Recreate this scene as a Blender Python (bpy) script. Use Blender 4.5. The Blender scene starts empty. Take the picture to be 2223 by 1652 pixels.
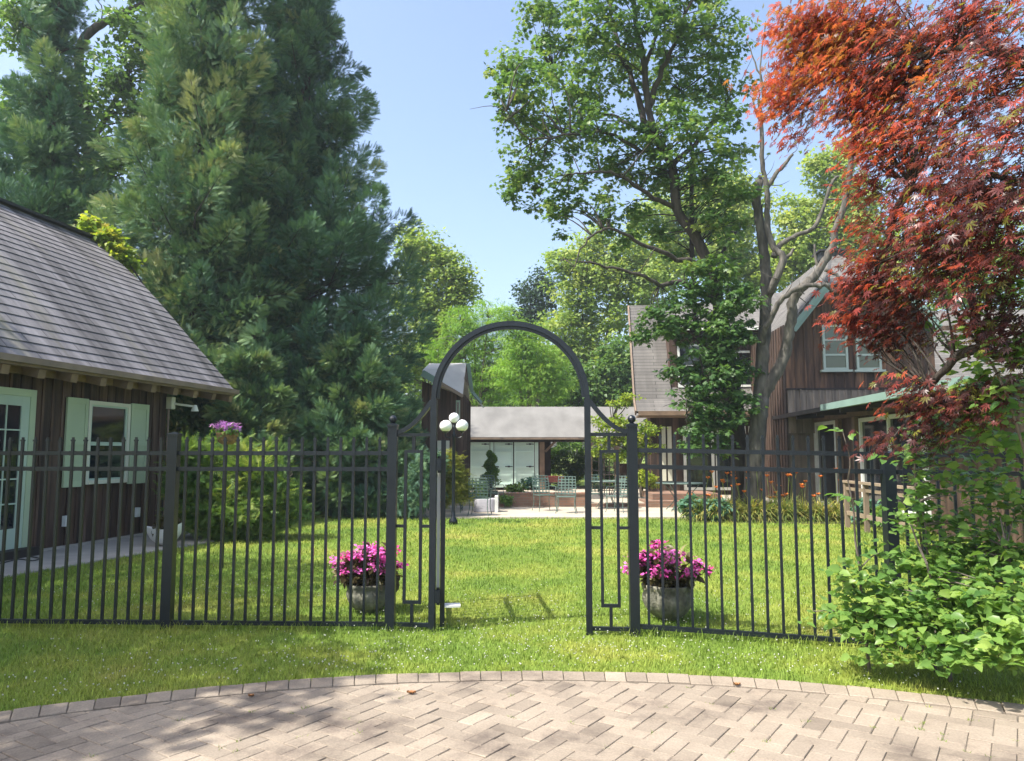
import bpy, math, random
import numpy as np
from mathutils import Vector
R = math.radians
rng = np.random.default_rng(11)
random.seed(5)
SC = bpy.context.scene
COL = SC.collection

# ------------------------------------------------------------------ camera
F = 1640.0; CX, CY = 1111.5, 826.0; PITCH = math.atan(159/1640); CAM = np.array([0, 0, 1.45])
cp, sp = math.cos(PITCH), math.sin(PITCH)
cd = bpy.data.cameras.new('camera'); cam = bpy.data.objects.new('camera', cd); COL.objects.link(cam)
cam.location = CAM; cam.rotation_euler = (math.pi/2+PITCH, 0, 0)
cd.sensor_width = 36; cd.lens = 36*F/2223; cd.clip_end = 2000; cd.clip_start = .05
SC.camera = cam
def ray(u, v):
    a, b = (u-CX)/F, -(v-CY)/F
    return np.array([a, cp-b*sp, sp+b*cp])
def at(u, v, Y):                      # point seen at photo position u,v that stands Y metres away
    d = ray(u, v); return CAM + d*(Y/d[1])
def gp(u, v, z=0.0):
    d = ray(u, v); return CAM + d*((z-CAM[2])/d[2])
def hit(u, v, O, n):
    d = ray(u, v); O = np.array(O, float); n = np.array(n, float)
    return CAM + d*(np.dot(O-CAM, n)/np.dot(d, n))

# ------------------------------------------------------------------ materials
def newmat(name):
    m = bpy.data.materials.new(name); m.use_nodes = True
    nt = m.node_tree; nt.nodes.clear()
    return m, nt
def N(nt, t, **k):
    n = nt.nodes.new(t)
    for a, b in k.items():
        if a.startswith('i_'): n.inputs[a[2:].replace('_', ' ')].default_value = b
        else: setattr(n, a, b)
    return n
def L(nt, a, ao, b, bi): nt.links.new(a.outputs[ao], b.inputs[bi])
def ramp(nt, stops):
    r = N(nt, 'ShaderNodeValToRGB'); e = r.color_ramp.elements
    while len(e) < len(stops): e.new(.5)
    for i, (p, c) in enumerate(stops): e[i].position = p; e[i].color = (*c, 1)
    return r
def c3(c, k=1.0): return tuple(min(1, x*k) for x in c)
def stdmat(name, base, rough=.6, var=.25, scale=3.0, stretch=(1, 1, 1), bump=.0, bscale=None, tint=0.0, metal=0, spec=.5, col2=None, detail=6):
    """base colour varied by noise (object space), optional per-piece tint attribute, optional bump"""
    m, nt = newmat(name)
    out = N(nt, 'ShaderNodeOutputMaterial'); p = N(nt, 'ShaderNodeBsdfPrincipled')
    p.inputs['Roughness'].default_value = rough; p.inputs['Metallic'].default_value = metal
    p.inputs['Specular IOR Level'].default_value = spec
    tc = N(nt, 'ShaderNodeTexCoord'); mp = N(nt, 'ShaderNodeMapping'); mp.inputs['Scale'].default_value = stretch
    L(nt, tc, 'Object', mp, 'Vector')
    no = N(nt, 'ShaderNodeTexNoise'); no.inputs['Scale'].default_value = scale; no.inputs['Detail'].default_value = detail
    L(nt, mp, 'Vector', no, 'Vector')
    c2 = col2 or c3(base, 1+var)
    r = ramp(nt, [(.3, c3(base, 1-var)), (.5, base), (.72, c2)]); L(nt, no, 'Fac', r, 'Fac')
    src = (r, 'Color')
    if tint:
        at_ = N(nt, 'ShaderNodeAttribute', attribute_name='tint')
        mr = N(nt, 'ShaderNodeMapRange'); mr.inputs['To Min'].default_value = 1-tint; mr.inputs['To Max'].default_value = 1+tint
        L(nt, at_, 'Fac', mr, 'Value')
        mx = N(nt, 'ShaderNodeVectorMath', operation='MULTIPLY'); L(nt, r, 'Color', mx, 0); L(nt, mr, 'Result', mx, 1)
        src = (mx, 'Vector')
    nt.links.new(src[0].outputs[src[1]], p.inputs['Base Color'])
    if bump:
        n2 = N(nt, 'ShaderNodeTexNoise'); n2.inputs['Scale'].default_value = bscale or scale*6; n2.inputs['Detail'].default_value = 5
        L(nt, mp, 'Vector', n2, 'Vector')
        b = N(nt, 'ShaderNodeBump'); b.inputs['Strength'].default_value = bump; b.inputs['Distance'].default_value = .02
        L(nt, n2, 'Fac', b, 'Height'); L(nt, b, 'Normal', p, 'Normal')
    L(nt, p, 'BSDF', out, 'Surface')
    return m
def leafmat(name, stops, trans=.4, gloss=.45, tboost=1.3, rough=None):
    m, nt = newmat(name)
    out = N(nt, 'ShaderNodeOutputMaterial'); p = N(nt, 'ShaderNodeBsdfPrincipled')
    p.inputs['Roughness'].default_value = gloss; p.inputs['Specular IOR Level'].default_value = .28
    at_ = N(nt, 'ShaderNodeAttribute', attribute_name='tint'); r = ramp(nt, stops); L(nt, at_, 'Fac', r, 'Fac')
    L(nt, r, 'Color', p, 'Base Color')
    t = N(nt, 'ShaderNodeBsdfTranslucent'); mx = N(nt, 'ShaderNodeVectorMath', operation='MULTIPLY')
    mx.inputs[1].default_value = (tboost*1.15, tboost*1.1, tboost*.6) if tboost > 0 else (1, 1, 1)
    L(nt, r, 'Color', mx, 0); L(nt, mx, 'Vector', t, 'Color')
    ms = N(nt, 'ShaderNodeMixShader'); ms.inputs[0].default_value = trans
    L(nt, p, 'BSDF', ms, 1); L(nt, t, 'BSDF', ms, 2); L(nt, ms, 'Shader', out, 'Surface')
    return m
def shinglemat(name, base, bw=.32, rh=.14, streak=.35, moss=None):
    """shingle courses from the roof's own coordinates (suv: metres along, metres up the slope)"""
    m, nt = newmat(name)
    out = N(nt, 'ShaderNodeOutputMaterial'); p = N(nt, 'ShaderNodeBsdfPrincipled'); p.inputs['Roughness'].default_value = .85
    a = N(nt, 'ShaderNodeAttribute', attribute_name='suv')
    b = N(nt, 'ShaderNodeTexBrick'); b.inputs['Scale'].default_value = 1
    b.inputs['Brick Width'].default_value = bw; b.inputs['Row Height'].default_value = rh
    b.inputs['Mortar Size'].default_value = .008; b.inputs['Mortar Smooth'].default_value = .3
    b.inputs['Color1'].default_value = (*base, 1); b.inputs['Color2'].default_value = (*c3(base, .78), 1)
    b.inputs['Mortar'].default_value = (*c3(base, .3), 1); b.offset = .5
    L(nt, a, 'Vector', b, 'Vector')
    mp = N(nt, 'ShaderNodeMapping'); mp.inputs['Scale'].default_value = (1.6, .22, 1); L(nt, a, 'Vector', mp, 'Vector')
    n1 = N(nt, 'ShaderNodeTexNoise'); n1.inputs['Scale'].default_value = 1.3; n1.inputs['Detail'].default_value = 6; n1.inputs['Roughness'].default_value = .65
    L(nt, mp, 'Vector', n1, 'Vector')
    mr = N(nt, 'ShaderNodeMapRange'); mr.inputs['From Min'].default_value = .3; mr.inputs['From Max'].default_value = .7
    mr.inputs['To Min'].default_value = 1-streak; mr.inputs['To Max'].default_value = 1+streak*.5
    L(nt, n1, 'Fac', mr, 'Value')
    n3 = N(nt, 'ShaderNodeTexNoise'); n3.inputs['Scale'].default_value = 60; L(nt, a, 'Vector', n3, 'Vector')
    mr3 = N(nt, 'ShaderNodeMapRange'); mr3.inputs['To Min'].default_value = .75; mr3.inputs['To Max'].default_value = 1.25; L(nt, n3, 'Fac', mr3, 'Value')
    m1 = N(nt, 'ShaderNodeVectorMath', operation='MULTIPLY'); L(nt, b, 'Color', m1, 0); L(nt, mr, 'Result', m1, 1)
    m2 = N(nt, 'ShaderNodeVectorMath', operation='MULTIPLY'); L(nt, m1, 'Vector', m2, 0); L(nt, mr3, 'Result', m2, 1)
    src = (m2, 'Vector')
    if moss:
        n4 = N(nt, 'ShaderNodeTexNoise'); n4.inputs['Scale'].default_value = .9; n4.inputs['Detail'].default_value = 8; L(nt, mp, 'Vector', n4, 'Vector')
        r4 = ramp(nt, [(.56, (0, 0, 0)), (.72, (.6, .6, .6))]); L(nt, n4, 'Fac', r4, 'Fac')
        mx = N(nt, 'ShaderNodeMix', data_type='RGBA'); L(nt, r4, 'Color', mx, 'Factor')
        nt.links.new(m2.outputs['Vector'], mx.inputs[6]); mx.inputs[7].default_value = (*moss, 1)
        nt.links.new(mx.outputs[2], p.inputs['Base Color'])
    else: L(nt, m2, 'Vector', p, 'Base Color')
    bp = N(nt, 'ShaderNodeBump'); bp.inputs['Strength'].default_value = .5; bp.inputs['Distance'].default_value = .01; bp.invert = True
    L(nt, b, 'Fac', bp, 'Height'); L(nt, bp, 'Normal', p, 'Normal'); L(nt, p, 'BSDF', out, 'Surface')
    return m

M = {}
M['iron'] = stdmat('black_iron', (.008, .012, .018), .34, .2, 8, bump=.08, bscale=60, spec=.42)
M['pale_metal'] = stdmat('pale_metal', (.6, .6, .58), .5, .1)
M['board'] = stdmat('weathered_brown_boards', (.060, .034, .022), .75, .55, 2.2, (5, 5, .5), bump=.5, bscale=14, tint=.5, col2=(.11, .07, .05))
M['board_warm'] = stdmat('warm_brown_boards', (.092, .05, .031), .75, .65, 2.0, (5, 5, .55), bump=.5, bscale=14, tint=.55, col2=(.20, .105, .055))
M['board_grey'] = stdmat('silvered_boards', (.20, .165, .13), .8, .4, 2.2, (5, 5, .5), bump=.4, tint=.3)
M['beam'] = stdmat('brown_timber', (.20, .135, .085), .7, .35, 3, (1, 1, 1), bump=.3, tint=.2)
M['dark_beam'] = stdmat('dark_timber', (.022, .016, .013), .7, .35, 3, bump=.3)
M['mint'] = stdmat('mint_paint', (.42, .52, .42), .5, .06, 1.5, tint=.06)
M['garage_door'] = stdmat('pale_mint_doors', (.56, .72, .62), .55, .07, 1.5, tint=.06)
M['mint_dark'] = stdmat('sage_paint', (.40, .48, .32), .5, .06, 2, tint=.06)
M['teal'] = stdmat('teal_trim_paint', (.19, .29, .26), .5, .12, 2)
M['pale_mint'] = stdmat('pale_mint_paint', (.37, .45, .40), .5, .08, 2)
M['cream'] = stdmat('cream_paint', (.62, .62, .50), .5, .06, 3)
M['white'] = stdmat('white_paint', (.68, .70, .66), .45, .08, 4)
M['gutter'] = stdmat('tan_gutter_metal', (.22, .16, .115), .5, .25, 3)
M['barn_roof'] = shinglemat('slate_grey_shingles', (.225, .213, .228), .95, .2, .85, moss=(.30, .28, .20))  # streak paints branch shadows down the slope; moss is the roof's own
M['sun_toned_roof'] = stdmat('sun_toned_grey_roofing', (.42, .41, .38), .85, .12, 1.6, bump=.1)  # colour brightened to stand in for sunlight the conifers block
M['garage_roof'] = stdmat('pale_grey_roofing', (.165, .162, .155), .85, .22, 1.6, (1, .22, 1), bump=.1, bscale=20)
M['house_roof'] = shinglemat('grey_brown_shingles', (.155, .147, .138), 1.1, .13, .4)
M['concrete'] = stdmat('worn_concrete', (.36, .33, .29), .85, .18, 2.5, bump=.2)
M['patio'] = stdmat('pale_patio_stone', (.42, .37, .29), .85, .16, 1.2, bump=.2, bscale=30)
M['stone_pot'] = stdmat('mossy_cast_stone', (.14, .14, .105), .9, .5, 9, bump=.6, bscale=40, col2=(.30, .29, .23))
M['white_ceramic'] = stdmat('white_ceramic', (.7, .7, .66), .4, .08, 6)
M['joint'] = stdmat('sandy_joints', (.13, .11, .085), .95, .4, 20, bump=.5)
M['soil'] = stdmat('dark_soil', (.03, .02, .014), .95, .4, 20, bump=.5)
M['bark'] = stdmat('grey_bark', (.13, .11, .09), .9, .5, 4, (3, 3, .7), bump=1.0, bscale=9)
M['bark_dark'] = stdmat('dark_bark', (.045, .037, .03), .9, .5, 4, (3, 3, .7), bump=1.0, bscale=9)
M['dead_bark'] = stdmat('pale_dead_bark', (.082, .075, .065), .9, .5, 4, (3, 3, .7), bump=1.0, bscale=9, col2=(.16, .145, .125))
M['verdigris'] = stdmat('verdigris_iron', (.085, .135, .115), .5, .2, 8)
M['grey_cover'] = stdmat('grey_cloth_cover', (.40, .39, .42), .85, .1, 4, bump=.3)
M['white_cushion'] = stdmat('white_cushion', (.75, .75, .76), .85, .06, 4)
M['redthing'] = stdmat('dark_red_paint', (.16, .03, .028), .5, .2)
M['basket'] = stdmat('wicker', (.28, .17, .08), .8, .4, 30, bump=.8, bscale=60)
M['globe'] = stdmat('frosted_white_glass', (.85, .85, .84), .25, .03, 6)
M['redwood'] = stdmat('reddish_fence_boards', (.33, .18, .13), .8, .2, 3, (4, 4, .6), tint=.2)
M['ramp_wood'] = stdmat('tan_wood', (.22, .17, .12), .8, .2, 3, tint=.15)
M['steel'] = stdmat('dark_plastic', (.03, .03, .03), .5, .1)
def glassmat(name, c, rough=.05):
    m, nt = newmat(name); out = N(nt, 'ShaderNodeOutputMaterial'); p = N(nt, 'ShaderNodeBsdfPrincipled')
    p.inputs['Base Color'].default_value = (*c, 1); p.inputs['Roughness'].default_value = rough; p.inputs['Specular IOR Level'].default_value = .8
    L(nt, p, 'BSDF', out, 'Surface'); return m
M['glass'] = glassmat('dark_window_glass', (.012, .016, .02))
M['glass_blind'] = glassmat('window_glass_over_blinds', (.08, .10, .06), .1)
def brickmat():
    m, nt = newmat('old_red_brick'); out = N(nt, 'ShaderNodeOutputMaterial'); p = N(nt, 'ShaderNodeBsdfPrincipled'); p.inputs['Roughness'].default_value = .9
    tc = N(nt, 'ShaderNodeTexCoord'); mp = N(nt, 'ShaderNodeMapping'); mp.inputs['Rotation'].default_value = (R(90), 0, 0); L(nt, tc, 'Object', mp, 'Vector')
    b = N(nt, 'ShaderNodeTexBrick'); b.inputs['Scale'].default_value = 1; b.inputs['Brick Width'].default_value = .21; b.inputs['Row Height'].default_value = .07; b.inputs['Mortar Size'].default_value = .006
    b.inputs['Color1'].default_value = (.27, .15, .10, 1); b.inputs['Color2'].default_value = (.19, .115, .08, 1); b.inputs['Mortar'].default_value = (.2, .17, .13, 1)
    L(nt, mp, 'Vector', b, 'Vector'); L(nt, b, 'Color', p, 'Base Color'); L(nt, p, 'BSDF', out, 'Surface'); return m
M['brick'] = brickmat()
# foliage (ramps run over a per-leaf tint: random, plus lit tips painted on cypress plumes)
M['cypress'] = leafmat('cypress_sprays', [(0, (.048, .120, .080)), (.5, (.105, .205, .105)), (.8, (.21, .31, .13)), (1, (.34, .37, .18))], .18, .6, 1.1)
M['maple'] = leafmat('green_maple_leaves', [(0, (.055, .125, .04)), (.6, (.11, .20, .055)), (1, (.22, .28, .08))], .42, .4, 1.5)
M['bgtree'] = leafmat('light_green_leaves', [(0, (.13, .22, .06)), (.5, (.23, .33, .085)), (1, (.36, .41, .13))], .45, .5, 1.4)
M['locust'] = leafmat('bright_locust_leaves', [(0, (.10, .21, .035)), (.5, (.18, .33, .05)), (1, (.28, .42, .07))], .45, .5, 1.5)
M['dkspruce'] = leafmat('blue_green_needles', [(0, (.03, .07, .045)), (1, (.07, .13, .06))], .2, .6, 1.1)
M['redleaf'] = leafmat('red_maple_leaves', [(0, (.035, .022, .024)), (.3, (.075, .028, .03)), (.52, (.15, .042, .04)), (.75, (.36, .065, .05)), (.91, (.42, .12, .05)), (.93, (.13, .12, .03)), (1, (.20, .20, .04))], .42, .32, 1.5)
M['shrub'] = leafmat('broad_green_leaves', [(0, (.06, .14, .035)), (.5, (.13, .24, .055)), (1, (.26, .37, .09))], .4, .35, 1.6)
M['vine'] = leafmat('yellow_green_leaves', [(0, (.14, .24, .03)), (.6, (.28, .36, .04)), (1, (.40, .36, .07))], .45, .45, 1.4)
M['golden'] = leafmat('golden_green_sprays', [(0, (.10, .15, .02)), (1, (.30, .30, .05))], .3, .6, 1.2)
M['yew'] = leafmat('yew_sprays', [(0, (.06, .14, .035)), (.6, (.15, .25, .055)), (1, (.36, .42, .10))], .35, .5, 1.3)
M['lily'] = leafmat('daylily_blades', [(0, (.10, .18, .05)), (.5, (.24, .30, .08)), (1, (.50, .42, .15))], .35, .5, 1.2)
M['orange'] = leafmat('orange_petals', [(0, (.55, .14, .02)), (1, (.75, .25, .05))], .3, .5, 1.0)
M['pink'] = leafmat('pink_petals', [(0, (.50, .03, .14)), (.3, (.74, .08, .42)), (1, (.88, .28, .70))], .35, .5, 0)
M['lilac'] = leafmat('lilac_petals', [(0, (.55, .22, .55)), (1, (.75, .40, .75))], .3, .5, 0)
M['bronze'] = leafmat('bronze_leaves', [(0, (.05, .04, .02)), (.6, (.10, .09, .035)), (1, (.32, .30, .16))], .3, .4, 1.1)
M['hosta'] = leafmat('blue_green_leaves', [(0, (.05, .14, .09)), (1, (.13, .26, .17))], .3, .5, 1.1)
M['grass'] = None

# ------------------------------------------------------------------ mesh building
class MB:
    def __init__(s, frame=None):
        s.v = []; s.f = []; s.t = []; s.s = []; s.n = 0
        s.fr = frame
    def W(s, p):
        if s.fr is None: return np.asarray(p, float)
        O, e1, e2 = s.fr
        return np.array([O[0]+e1[0]*p[0]+e2[0]*p[1], O[1]+e1[1]*p[0]+e2[1]*p[1], p[2]])
    def raw(s, V, Fc, tint=None, suv=None):
        V = [s.W(p) for p in V]; k = s.n
        s.v += V; s.n += len(V)
        t = random.random() if tint is None else tint
        s.t += [t]*len(V); s.s += (suv if suv else [(0, 0, 0)]*len(V))
        s.f += [tuple(i+k for i in q) for q in Fc]
        return s
    def box(s, a, b, tint=None, bev=0):
        x0, x1 = sorted((a[0], b[0])); y0, y1 = sorted((a[1], b[1])); z0, z1 = sorted((a[2], b[2]))
        return s.raw([(x0, y0, z0), (x1, y0, z0), (x1, y1, z0), (x0, y1, z0), (x0, y0, z1), (x1, y0, z1), (x1, y1, z1), (x0, y1, z1)],
                     [(0, 3, 2, 1), (4, 5, 6, 7), (0, 1, 5, 4), (1, 2, 6, 5), (2, 3, 7, 6), (3, 0, 4, 7)], tint)
    def bar(s, a, b, w, h=None, up=(0, 0, 1), tint=None):
        """rectangular bar from a to b; w across, h along up"""
        a = s.W(a); b = s.W(b); h = h or w
        fr, s.fr = s.fr, None
        d = b-a; d = d/np.linalg.norm(d); u = np.array(up, float)
        if abs(np.dot(u, d)) > .98: u = np.array((0, 1, 0.))
        x = np.cross(d, u); x /= np.linalg.norm(x); u = np.cross(x, d)
        V = [p+x*w/2*i+u*h/2*j for p in (a, b) for i, j in ((-1, -1), (1, -1), (1, 1), (-1, 1))]
        s.raw(V, [(0, 1, 2, 3), (7, 6, 5, 4), (0, 4, 5, 1), (1, 5, 6, 2), (2, 6, 7, 3), (3, 7, 4, 0)], tint)
        s.fr = fr; return s
    def tube(s, P, rad, n=8, tint=None, cap=True):
        P = [s.W(p) for p in P]; fr, s.fr = s.fr, None
        if not hasattr(rad, '__len__'): rad = [rad]*len(P)
        V = []; x = None
        for i, p in enumerate(P):
            d = P[min(i+1, len(P)-1)]-P[max(i-1, 0)]; d = d/(np.linalg.norm(d)+1e-9)
            if x is None:
                x = np.cross(d, (0, 1, 0.) if abs(d[2]) > .8 else (0, 0, 1.))
            x = x-d*np.dot(x, d); x /= np.linalg.norm(x)+1e-9; y = np.cross(d, x)
            for k in range(n):
                a = 2*math.pi*k/n; V.append(p+(x*math.cos(a)+y*math.sin(a))*rad[i])
        Fc = [(i*n+k, i*n+(k+1) % n, (i+1)*n+(k+1) % n, (i+1)*n+k) for i in range(len(P)-1) for k in range(n)]
        if cap: Fc += [tuple(range(n))[::-1], tuple((len(P)-1)*n+k for k in range(n))]
        s.raw(V, Fc, tint); s.fr = fr; return s
    def lathe(s, c, prof, n=24, tint=None, lobes=0, amp=0, sx=1, sy=1):
        c = s.W(c); fr, s.fr = s.fr, None; V = []
        for r, z in prof:
            for k in range(n):
                a = 2*math.pi*k/n; q = r*(1+amp*math.cos(lobes*a)) if lobes else r
                V.append((c[0]+q*math.cos(a)*sx, c[1]+q*math.sin(a)*sy, c[2]+z))
        m = len(prof)
        s.raw(V, [(i*n+k, i*n+(k+1) % n, (i+1)*n+(k+1) % n, (i+1)*n+k) for i in range(m-1) for k in range(n)]+[tuple(range(n))[::-1], tuple((m-1)*n+k for k in range(n))], tint)
        s.fr = fr; return s
    def ball(s, c, r, n=16, sz=1.0, tint=None):
        return s.lathe(c, [(max(.0005, r*math.sin(t)), -r*sz*math.cos(t)) for t in np.linspace(0, math.pi, n//2+1)], n, tint)
    def slab(s, q, th, tint=None, suv=None, dirn=None):
        """thick sheet on polygon q (list of points), extruded by th against its normal"""
        q = [s.W(p) for p in q]; fr, s.fr = s.fr, None
        n = np.cross(q[1]-q[0], q[2]-q[0]); n /= np.linalg.norm(n)
        if dirn is not None: n = -np.array(dirn, float)
        m = len(q); V = q+[p-n*th for p in q]
        s.raw(V, [tuple(range(m)), tuple(range(2*m-1, m-1, -1))]+[(i, m+i, m+(i+1) % m, (i+1) % m) for i in range(m)], tint, (suv+suv) if suv else None)
        s.fr = fr; return s
    def build(s, name, mat, parent=None, smooth=False, loc=None):
        org = np.zeros(3)
        r = parent
        while r is not None:
            org = org+np.array(r.location); r = r.parent
        l = np.array(loc, float) if loc is not None else np.zeros(3)
        V = np.array(s.v, float)-org-l
        me = bpy.data.meshes.new(name); me.from_pydata(V.tolist(), [], s.f)
        a = me.attributes.new('tint', 'FLOAT', 'POINT'); a.data.foreach_set('value', np.array(s.t, 'f'))
        if any(x != (0, 0, 0) for x in s.s):
            a = me.attributes.new('suv', 'FLOAT_VECTOR', 'POINT'); a.data.foreach_set('vector', np.array(s.s, 'f').ravel())
        if smooth: me.polygons.foreach_set('use_smooth', [True]*len(me.polygons))
        me.materials.append(mat); me.update()
        o = bpy.data.objects.new(name, me); COL.objects.link(o); o.parent = parent; o.location = l
        return o
def tag(o, label=None, cat=None, group=None, kind=None):
    if label: o['label'] = label
    if cat: o['category'] = cat
    if group: o['group'] = group
    if kind: o['kind'] = kind
    return o
def empty(name, loc, label, cat, group=None):
    o = bpy.data.objects.new(name, None); COL.objects.link(o); o.location = [float(x) for x in loc]; o.empty_display_size = .2
    return tag(o, label, cat, group)
def copy_tree(o, parent=None):
    c = o.copy(); COL.objects.link(c); c.parent = parent
    for ch in [x for x in o.children]: copy_tree(ch, c)
    return c
def struct(name, mb, mat, label=None, smooth=False):
    return tag(mb.build(name, mat, smooth=smooth), label, None, None, 'structure')

# ------------------------------------------------------------------ leaf scattering
T_OVAL = (np.array([(0, 0, 0), (.29, .24, .09), (.25, .62, .05), (0, 1, -.17), (-.25, .62, .05), (-.29, .24, .09), (0, .45, -.01)], float), [(0, 1, 2, 6), (6, 2, 3), (0, 6, 4, 5), (6, 3, 4)])
T_CLUMP = (np.array([(0, 0, 0), (.42, .25, .06), (.18, .55, .0), (0, 1, -.04), (-.2, .52, 0), (-.44, .3, .06)], float), [(0, 1, 2, 3), (0, 3, 4, 5)])
def palm():
    V = [(0, 0, 0)]; Fc = []
    for a, l in ((-120, .45), (-75, .72), (-38, .93), (0, 1.0), (38, .93), (75, .72), (120, .45)):
        a = R(a); d = np.array((math.sin(a), math.cos(a))); p = np.array((d[1], -d[0])); k = len(V); w = .10
        for f, g, z in ((.5, w, .02), (1, 0, -.14), (.5, -w, .02)):
            q = d*l*f+p*g; V.append((q[0], q[1]+.0, z*l))
        Fc.append((0, k, k+1, k+2))
    return np.array(V, float)*.62, Fc
T_PALM = palm()
def maple5():
    pts = [(0, 0), (.18, .06), (.5, .02), (.36, .28), (.55, .62), (.22, .56), (0, 1), (-.22, .56), (-.55, .62), (-.36, .28), (-.5, .02), (-.18, .06)]
    V = [(x, y, .03-.12*abs(x)) for x, y in pts]+[(0, .35, .03)]
    return np.array(V, float), [(12, i, (i+1) % 12) for i in range(12)]
T_MAPLE = maple5()
def frond(n=8, w=.036, ln=.34, ang=40):
    V = []; Fc = []
    V += [(-.012, 0, 0), (.012, 0, 0), (0, 1, -.06)]; Fc.append((0, 1, 2))
    for i in range(n):
        t = .12+.78*i/(n-1); l = ln*(1-.75*t)+.07
        for sgn in (-1, 1):
            a = R(ang); k = len(V); tt = t+(.03 if sgn > 0 else 0)
            b = np.array((0, tt)); d = np.array((sgn*math.sin(a), math.cos(a)))
            V += [(0, tt-w, -.06*tt), (0, tt+w, -.06*tt), (*(b+d*l), -.06*tt-.10*l)]; Fc.append((k, k+1, k+2))
    return np.array(V, float), Fc
T_FROND = frond(6, .062, .40, 42)
T_FROND2 = frond(5, .06, .42, 50)
T_BLADE = (np.array([(-.5, 0, 0), (.5, 0, 0), (.3, .6, .12), (-.3, .6, .12), (0, 1, .38)], float), [(0, 1, 2, 3), (3, 2, 4)])
def unit(a): return a/(np.linalg.norm(a, axis=-1, keepdims=True)+1e-9)
def scatter(name, tmpl, P, D, Nn, S, tint, mat, parent=None, wscale=None):
    """one mesh with a copy of tmpl at each P; leaf axis D, leaf normal Nn, size S"""
    V, Fc = tmpl; n = len(P)
    D = unit(D); X = unit(np.cross(D, Nn)); Z = np.cross(X, D)
    S = np.broadcast_to(np.asarray(S, float), (n,)); ws = S if wscale is None else np.broadcast_to(wscale, (n,))
    W = P[:, None, :] + X[:, None, :]*(V[None, :, 0:1]*ws[:, None, None]) + D[:, None, :]*(V[None, :, 1:2]*S[:, None, None]) + Z[:, None, :]*(V[None, :, 2:3]*S[:, None, None])
    org = np.zeros(3); r = parent
    while r is not None: org = org+np.array(r.location); r = r.parent
    W = (W-org).reshape(-1, 3).astype('f')
    sizes = np.array([len(q) for q in Fc]); flat = np.concatenate([np.array(q) for q in Fc])
    loops = (flat[None, :]+(np.arange(n)*len(V))[:, None]).ravel().astype('i')
    tot = np.tile(sizes, n).astype('i'); start = np.concatenate([[0], np.cumsum(tot)[:-1]]).astype('i')
    me = bpy.data.meshes.new(name)
    me.vertices.add(len(W)); me.vertices.foreach_set('co', W.ravel())
    me.loops.add(len(loops)); me.loops.foreach_set('vertex_index', loops)
    me.polygons.add(len(tot)); me.polygons.foreach_set('loop_start', start); me.polygons.foreach_set('loop_total', tot)
    me.update(calc_edges=True)
    a = me.attributes.new('tint', 'FLOAT', 'POINT'); a.data.foreach_set('value', np.repeat(np.broadcast_to(tint, (n,)), len(V)).astype('f'))
    me.materials.append(mat)
    o = bpy.data.objects.new(name, me); COL.objects.link(o); o.parent = parent
    return o
def rnd(n, s=1.0): return rng.normal(0, s, (n, 3))
def rdir(n): return unit(rnd(n))
def foliage(blobs, nsub, nleaf, sub, size, tmpl, mat, name='crown', parent=None, droop=.2, flat=.55, tmean=.5, tvar=.25, subt=.15, out=None, keep=None, shell=.5):
    """blobs: list of (centre, (rx,ry,rz)); nsub clumps in each (by volume), nleaf leaves per clump. returns object and clump centres"""
    P = []; C = []; T = []; Cc = []
    vols = np.array([b[1][0]*b[1][2] for b in blobs]); cnt = np.maximum(1, (nsub*vols/vols.sum())).astype(int)
    for (c, r), k in zip(blobs, cnt):
        q = rdir(k)*(rng.uniform(0, 1, (k, 1))**shell); cc = np.array(c)+q*np.array(r); Cc.append(cc)
    Cc = np.concatenate(Cc)
    if keep is not None: Cc = Cc[keep(Cc)]
    k = len(Cc); ct = rng.normal(tmean, subt, k); ss = sub*rng.uniform(.6, 1.35, k)
    off = rnd(k*nleaf, .42).reshape(k, nleaf, 3)*ss[:, None, None]; off[:, :, 2] *= flat
    P = (Cc[:, None]+off).reshape(-1, 3); n = len(P)
    if keep is not None:
        kk = keep(P)
    else: kk = np.ones(n, bool)
    O = off.reshape(-1, 3)
    D = unit(O)*.7+rdir(n)*.6+np.array((0, 0, -droop)); Nn = np.array((0, 0, .9))+rdir(n)*.5+unit(O)*.65
    T = np.clip(np.repeat(ct, nleaf)+rng.normal(0, tvar*.5, n), 0, 1)
    S = size*rng.uniform(.65, 1.25, n)
    return scatter(name, tmpl, P[kk], D[kk], Nn[kk], S[kk], T[kk], mat, parent), Cc
def spline(P, k=5, jit=0.0):
    P = [np.array(p, float) for p in P]; Q = [2*P[0]-P[1]]+P+[2*P[-1]-P[-2]]; out = []
    for i in range(1, len(Q)-2):
        for j in range(k):
            t = j/k; a, b, c, d = Q[i-1], Q[i], Q[i+1], Q[i+2]
            out.append(.5*((2*b)+(c-a)*t+(2*a-5*b+4*c-d)*t*t+(3*b-a-3*c+d)*t**3)+rng.normal(0, jit, 3))
    return out+[P[-1]]
def limb(mb, P, r0, r1, k=5, jit=.0, n=8, p=1.0):
    S = spline(P, k, jit); m = len(S)
    rr = [(r0+(r1-r0)*(i/(m-1))**p)*(1+rng.normal(0, .04)) for i in range(m)]
    mb.tube(S, rr, n); return S, rr
def twigs(mb, centers, skel, frac=.6, r0=.02, r1=.004, rise=.15, n=4, mx=1.7):
    S = np.array(skel)
    for c in centers:
        if random.random() > frac: continue
        d = np.linalg.norm(S-c, axis=1); d += np.maximum(0, S[:, 2]-c[2])*1.5
        b = S[d.argmin()]; ln = np.linalg.norm(c-b)
        if ln < .15 or ln > mx: continue
        mid = (b+c)/2+rng.normal(0, ln*.07, 3)+np.array((0, 0, rise*ln*.5))
        mb.tube(spline([b, mid, c], 3), [r0*min(1.6, .5+ln*.5)*(1-i/6.5)+r1 for i in range(7)], n)
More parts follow.
